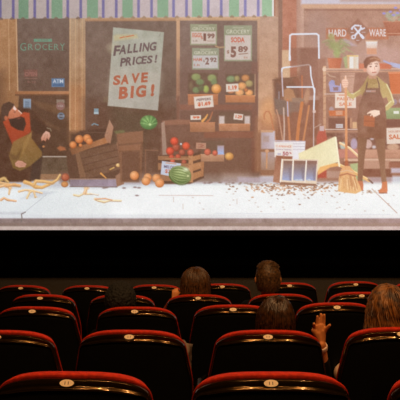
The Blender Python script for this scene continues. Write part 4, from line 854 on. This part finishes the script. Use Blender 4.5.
def long_hair(hc, rx, ry, rz, length, n, m, t, base, wave=0.0, seed=1, part=0.0, rad=.0055, taper=.0, dark=None):
    random.seed(seed); paths = []; o = hc - base; gap = math.radians(55)
    for i in range(n):
        phi = random.uniform(gap, 2 * math.pi - gap)                      # 0 is the face side (+y)
        layer = random.random(); k = 1 + .10 * (layer - .4) ; lmax = length * random.uniform(.82, 1.0)
        st = random.uniform(-.45, .55)                                    # along the parting, front to back
        ph = random.uniform(0, 6.28); am = wave * random.uniform(.5, 1.2); wf = random.uniform(26, 40)
        dx, dy = math.sin(phi), math.cos(phi); pts = []
        if abs(dx) < .15 and random.random() < .3: continue
        apex = V((part * rx, st * ry * .8 * (1 if dy > 0 else .6), 0)); M = 13
        for j in range(M):
            u = j / (M - 1) * (1.0 + length / .16); th = u * math.pi / 2
            if u <= 1.0:
                e = math.sin(th); x = apex.x * (1 - e) + rx * dx * e; y = apex.y * (1 - e) + ry * dy * e; z = rz * math.cos(th) ** .8 if th < 1.5707 else 0
                z = rz * max(0, math.cos(th)) ** .9
            else:
                dn = (u - 1) * .16
                if dn > lmax: dn = lmax
                f = 1 - taper * dn; x = rx * dx * f; y = ry * dy * f; z = -dn
            w_ = am * min(1, u)
            pts.append(o + V((x * k + w_ * math.sin(ph + wf * z), y * k + w_ * math.cos(ph + wf * z), z * (k if z > 0 else 1) + (.004 * math.sin(ph)))))
        paths.append((pts, rad * random.uniform(.7, 1.3)))
    h = tubes(paths, rad, 'hair', m, t)
    core = [('e', o, (rx * .96, ry * .96, rz * .96))]
    core += [('c', o + V((s * rx * .45, -ry * .25, 0)), rx * .5, o + V((s * rx * .45, -ry * .25, -length * .8)), rx * .42) for s in (-1, 0, 1)]
    # face left open: cut the core in front
    fu = fuse(core, 'hair_underlayer', dark or m, h, .01, 2)
    bm = bmesh.new(); bm.from_mesh(fu.data)
    bmesh.ops.delete(bm, geom=[v for v in bm.verts if v.co.y - o.y > ry * .35 and v.co.z - o.z < rz * .55], context='VERTS'); bm.to_mesh(fu.data); bm.free()
    return h
def hairmat(name, c1, c2, rough=.42, sc=60):
    m = mat(name, c1, rough, .5, noise=.5, col2=c2, nscale=sc); return m
M_H_BRN = hairmat('brown_hair', (.060, .024, .007), (.012, .005, .002), .30); M_H_AUB = hairmat('auburn_hair', (.26, .10, .018), (.035, .012, .004), .45, 24); M_H_MID = hairmat('chestnut_hair', (.10, .040, .010), (.035, .015, .005), .45)
M_H_BLK = hairmat('black_hair', (.0035, .003, .002), (.0015, .0012, .001), .85, 90); M_H_SH = hairmat('short_brown_hair', (.15, .072, .022), (.03, .014, .006), .5, 70)
M_CL_BLK = mat('black_cloth', (.006, .005, .005), .9, .1, noise=.2, nscale=50); M_CL_NAVY = mat('navy_cloth', (.005, .006, .009), .9, .1, noise=.2, nscale=50)
M_CL_TAN = mat('pale_knit', (.55, .38, .27), .9, .1, noise=.15, nscale=80); M_CL_RED = mat('rust_knit', (.45, .09, .03), .85, .15, noise=.3, nscale=50); M_JEAN = mat('dark_trousers', (.008, .008, .010), .9, .1, noise=.3, nscale=60)

# the short haired man, fourth row
d = ROWD[3]; Y = d + .22; hc = at(268, 276.0, Y)
t, base = person('short haired man in dark top seen from behind, fourth row', hc, d, FZ(d), M_SKIN, M_CL_NAVY, M_JEAN, (None, None))
bm = bmesh.new(); bmesh.ops.create_icosphere(bm, subdivisions=6, radius=1)
o = hc - base
for v in bm.verts:
    p = v.co.copy(); k = 1 + .018 * mnoise.noise(p * 9) + .026 * mnoise.noise(p * 30) + .02 * mnoise.noise(p * 62)
    if (p - V((-.08, -.35, .93))).length < .22: k -= .05 * (1 - (p - V((-.08, -.35, .93))).length / .22)   # crown whorl
    low = max(0, -.15 - p.z) * .22
    if p.z < .1:                                                     # sides drop straight, then narrow to the nape
        h_ = V((p.x, p.y, 0)); h_.normalize(); f = 1 - .20 * max(0, (-p.z - .35) / .65) ** 1.5; q0 = math.sqrt(max(0, 1 - max(0, p.z) ** 2)) if p.z > 0 else 1
        if p.z < -.96: h_ = V((p.x, p.y, 0)) / .28; f = .8
        v.co = V((h_.x * .094 * k * f * q0, h_.y * .104 * k * f * q0 - .002, p.z * .118 * k))
    else: v.co = V((math.copysign(abs(p.x) ** .93, p.x) * .094 * k, p.y * .104 * k - .002, p.z * .121 * k))
bmesh.ops.delete(bm, geom=[v for v in bm.verts if (v.co.y > .045 and v.co.z < .058) or v.co.z < -.112 or (v.co.y > -.015 and v.co.z < -.020) or (v.co.y > .02 and v.co.z < .0)], context='VERTS')
bmesh.ops.translate(bm, verts=bm.verts, vec=o); 
random.seed(12); mh = bpy.data.meshes.new('tmp'); bm.to_mesh(mh); tv = [(v.co.copy(), v.normal.copy()) for v in mh.vertices]; bpy.data.meshes.remove(mh); pth = []
for c_, n_ in random.sample(tv, 2600):
    rel = c_ - o; fl = V((-rel.x * .0, 0, -1)) if rel.z < .07 else V((rel.x, rel.y, -.02)); fl.normalize()
    L_ = .016 if rel.z > 0 else .009; pth.append(([c_ - n_ * .003, c_ + n_ * .0022 + fl * L_ * .5 + V((random.uniform(-1, 1), random.uniform(-1, 1), 0)) * .003, c_ + n_ * .0015 + fl * L_], .0012))
hr = link('hair', bm, M_H_SH, t); tubes(pth, 1, 'hair_tufts', M_H_SH, hr, 3)
# the woman with rounded hair, fourth row
Y = d + .24; hc = at(195.5, 283.5, Y); el = at(168, 312, d + .36); wr = at(174, 300.5, d + .20)
t, base = person('woman with rounded brown hair and rust sleeve, fourth row', hc, d, FZ(d), M_SKIN, M_CL_RED, M_JEAN, ((el, wr, hand_parts(wr, (.12, .1, 1), (.9, .2, 0), (.1, 1, .1), .13, .75)), None))
long_hair(hc, .108, .115, .116, .22, 600, M_H_MID, t, base, wave=.003, seed=2, rad=.0042)
# the dark curly head, third row
d = ROWD[2]; Y = d + .22; hc = at(120.5, 299.8, Y)
t, base = person('viewer with dark curly hair and black top, third row', hc, d, FZ(d), M_SKIN2, M_CL_BLK, M_JEAN, (None, None))
bm = bmesh.new(); bmesh.ops.create_icosphere(bm, subdivisions=6, radius=1); o = hc - base
for v in bm.verts:
    p = v.co.copy(); k = 1 + .05 * mnoise.noise(p * 3) + .06 * mnoise.noise(p * 9) + .05 * mnoise.noise(p * 20); v.co = V((p.x * .101 * k, p.y * .112 * k - .004, p.z * .119 * k - .002))
bmesh.ops.delete(bm, geom=[v for v in bm.verts if (v.co.y > .05 and v.co.z < .055) or v.co.z < -.11], context='VERTS')
bmesh.ops.translate(bm, verts=bm.verts, vec=o); link('hair', bm, M_H_BLK, t)
cpos = at(134, 305.5, Y - .02) - base
col_ = fuse([('c', cpos + V((0, 0, -.02)), .008, cpos + V((-.003, .02, .012)), .006), ('c', cpos + V((0, 0, -.02)), .009, cpos + V((-.07, -.04, -.05)), .009), ('c', cpos + V((0, 0, -.03)), .009, cpos + V((-.02, .12, -.06)), .009)], 'collar', mat('pale_collar', (.42, .30, .22), .8), t, .004, 1)
# the girl who raises her hand, second row
d = ROWD[1]; Y = d + .25; hc = at(275.5, 322.5, Y)
Hd = d + .20; hp = []
def q_(x, y, dy=0): return at(x, y, Hd + dy)
pm = [((320.6, 343), .020, (318.6, 333), .020), ((322.2, 342), .018, (322.6, 331), .019), ((320.4, 340), .017, (314.4, 330.5), .0175), ((318.8, 333), .018, (317.6, 325.5), .0135), ((322.5, 332), .018, (323.2, 325), .0125), ((320, 332), .018, (320.4, 325), .0135)]
hp += [('c', q_(*a), ra * .88, q_(*b), rb * .88) for a, ra, b, rb in pm]
fing = [[(315.0, 330), (314.4, 326.2), (314.0, 323.8)], [(317.2, 325.6), (317.2, 320), (317.5, 316.4)], [(320.2, 325), (320.6, 318.4), (320.9, 314.3)], [(323.6, 325), (324.2, 318.6), (324.3, 315.0)], [(323.6, 333), (326.4, 328.4), (329.7, 325.2)]]
for k, f in enumerate(fing):
    r0 = (.0090, .0078, .0078, .0078, .0100)[k]; r1 = (.0066, .0060, .0062, .0060, .0068)[k]; dy = (-.012, -.004, 0, -.004, -.014)[k]
    hp += [('c', q_(*f[0]), r0, q_(*f[1], dy), (r0 + r1) / 2), ('c', q_(*f[1], dy), (r0 + r1) / 2, q_(*f[2], dy * 2), r1)]
wr = q_(320.8, 344.5); el = at(322.4, 375, d + .30)
t, base = person('girl with straight brown hair raising one hand, second row', hc, d, FZ(d), M_SKIN, M_CL_BLK, M_JEAN, (None, (el, wr, hp, .45)), voxel=.0030)
long_hair(hc, .089, .103, .118, .30, 800, M_H_BRN, t, base, wave=.0015, seed=5, part=.2, rad=.0034)
br = wr - base; fa = (el - wr).normalized(); pth = []
M_BAND = mat('pale_cuff', (.70, .55, .45), .6)
bm = bmesh.new(); q = fa.to_track_quat('Z', 'Y').to_matrix(); rings = []
for h, r in ((.004, .0265), (.004, .030), (.010, .032), (.022, .032), (.030, .031), (.034, .0285), (.034, .0265)):
    rings.append([bm.verts.new(br + q @ V((r * math.cos(6.2832 * k / 20), r * math.sin(6.2832 * k / 20), h))) for k in range(20)])
for a, b in zip(rings, rings[1:] + rings[:1]):
    for k in range(20): j = (k + 1) % 20; bm.faces.new((a[k], a[j], b[j], b[k]))
bmesh.ops.recalc_face_normals(bm, faces=bm.faces); link('cuff', bm, M_BAND, t)
# the curly haired woman at the right, second row
hc = at(389, 314, Y); el = at(343.5, 373.5, d + .22); wr = at(356, 392, d + .42)
t, base = person('woman with curly auburn hair and pale sweater, second row', hc, d, FZ(d), M_SKIN, M_CL_TAN, M_JEAN, ((el, wr, hand_parts(wr, (.5, .8, -.2), (.6, -.1, .6), (0, .2, -1), .17, .4)), None))
long_hair(hc, .097, .112, .132, .30, 800, M_H_AUB, t, base, wave=.010, seed=9, rad=.0036, taper=-.9)
# ------------------------------------------------------------------ grey jacket on the armrest between the seats of the second row
X0, Y0, Z0 = SEATOBJ[(1, 131)]
bm = bmesh.new(); N = 20; M = 18; g = []
pk = [at(183, 343, 0 + d + .14), at(193, 345, d + .16)]
for i in range(N + 1):
    row = []
    for j in range(M + 1):
        u, v = i / N, j / M
        x = .215 + (.046 - .018 * v) * u + .012 * v + .004 * math.sin(v * 9 + u * 3); arc = math.sin(math.pi * min(1, u * 1.02))
        z = .638 + .252 * (1 - v) - .014 * u * u * (1 - v)
        y = .215 + .03 * math.sin(7 * u + 2 * v) + .012 * math.sin(11 * v + 4 * u)
        row.append(bm.verts.new((x, y, z)))
    g.append(row)
for i in range(N):
    for j in range(M): bm.faces.new((g[i][j], g[i + 1][j], g[i + 1][j + 1], g[i][j + 1]))
bmesh.ops.recalc_face_normals(bm, faces=bm.faces)
r = bmesh.ops.solidify(bm, geom=bm.faces[:], thickness=.014)
ja = link('jacket', bm, mat('grey_jacket_cloth', (.20, .15, .115), .85, .2, noise=.5, nscale=30), None)
ja.location = (X0, Y0, Z0); tag(ja, 'grey jacket hung over the armrest beside a second row seat', 'jacket')
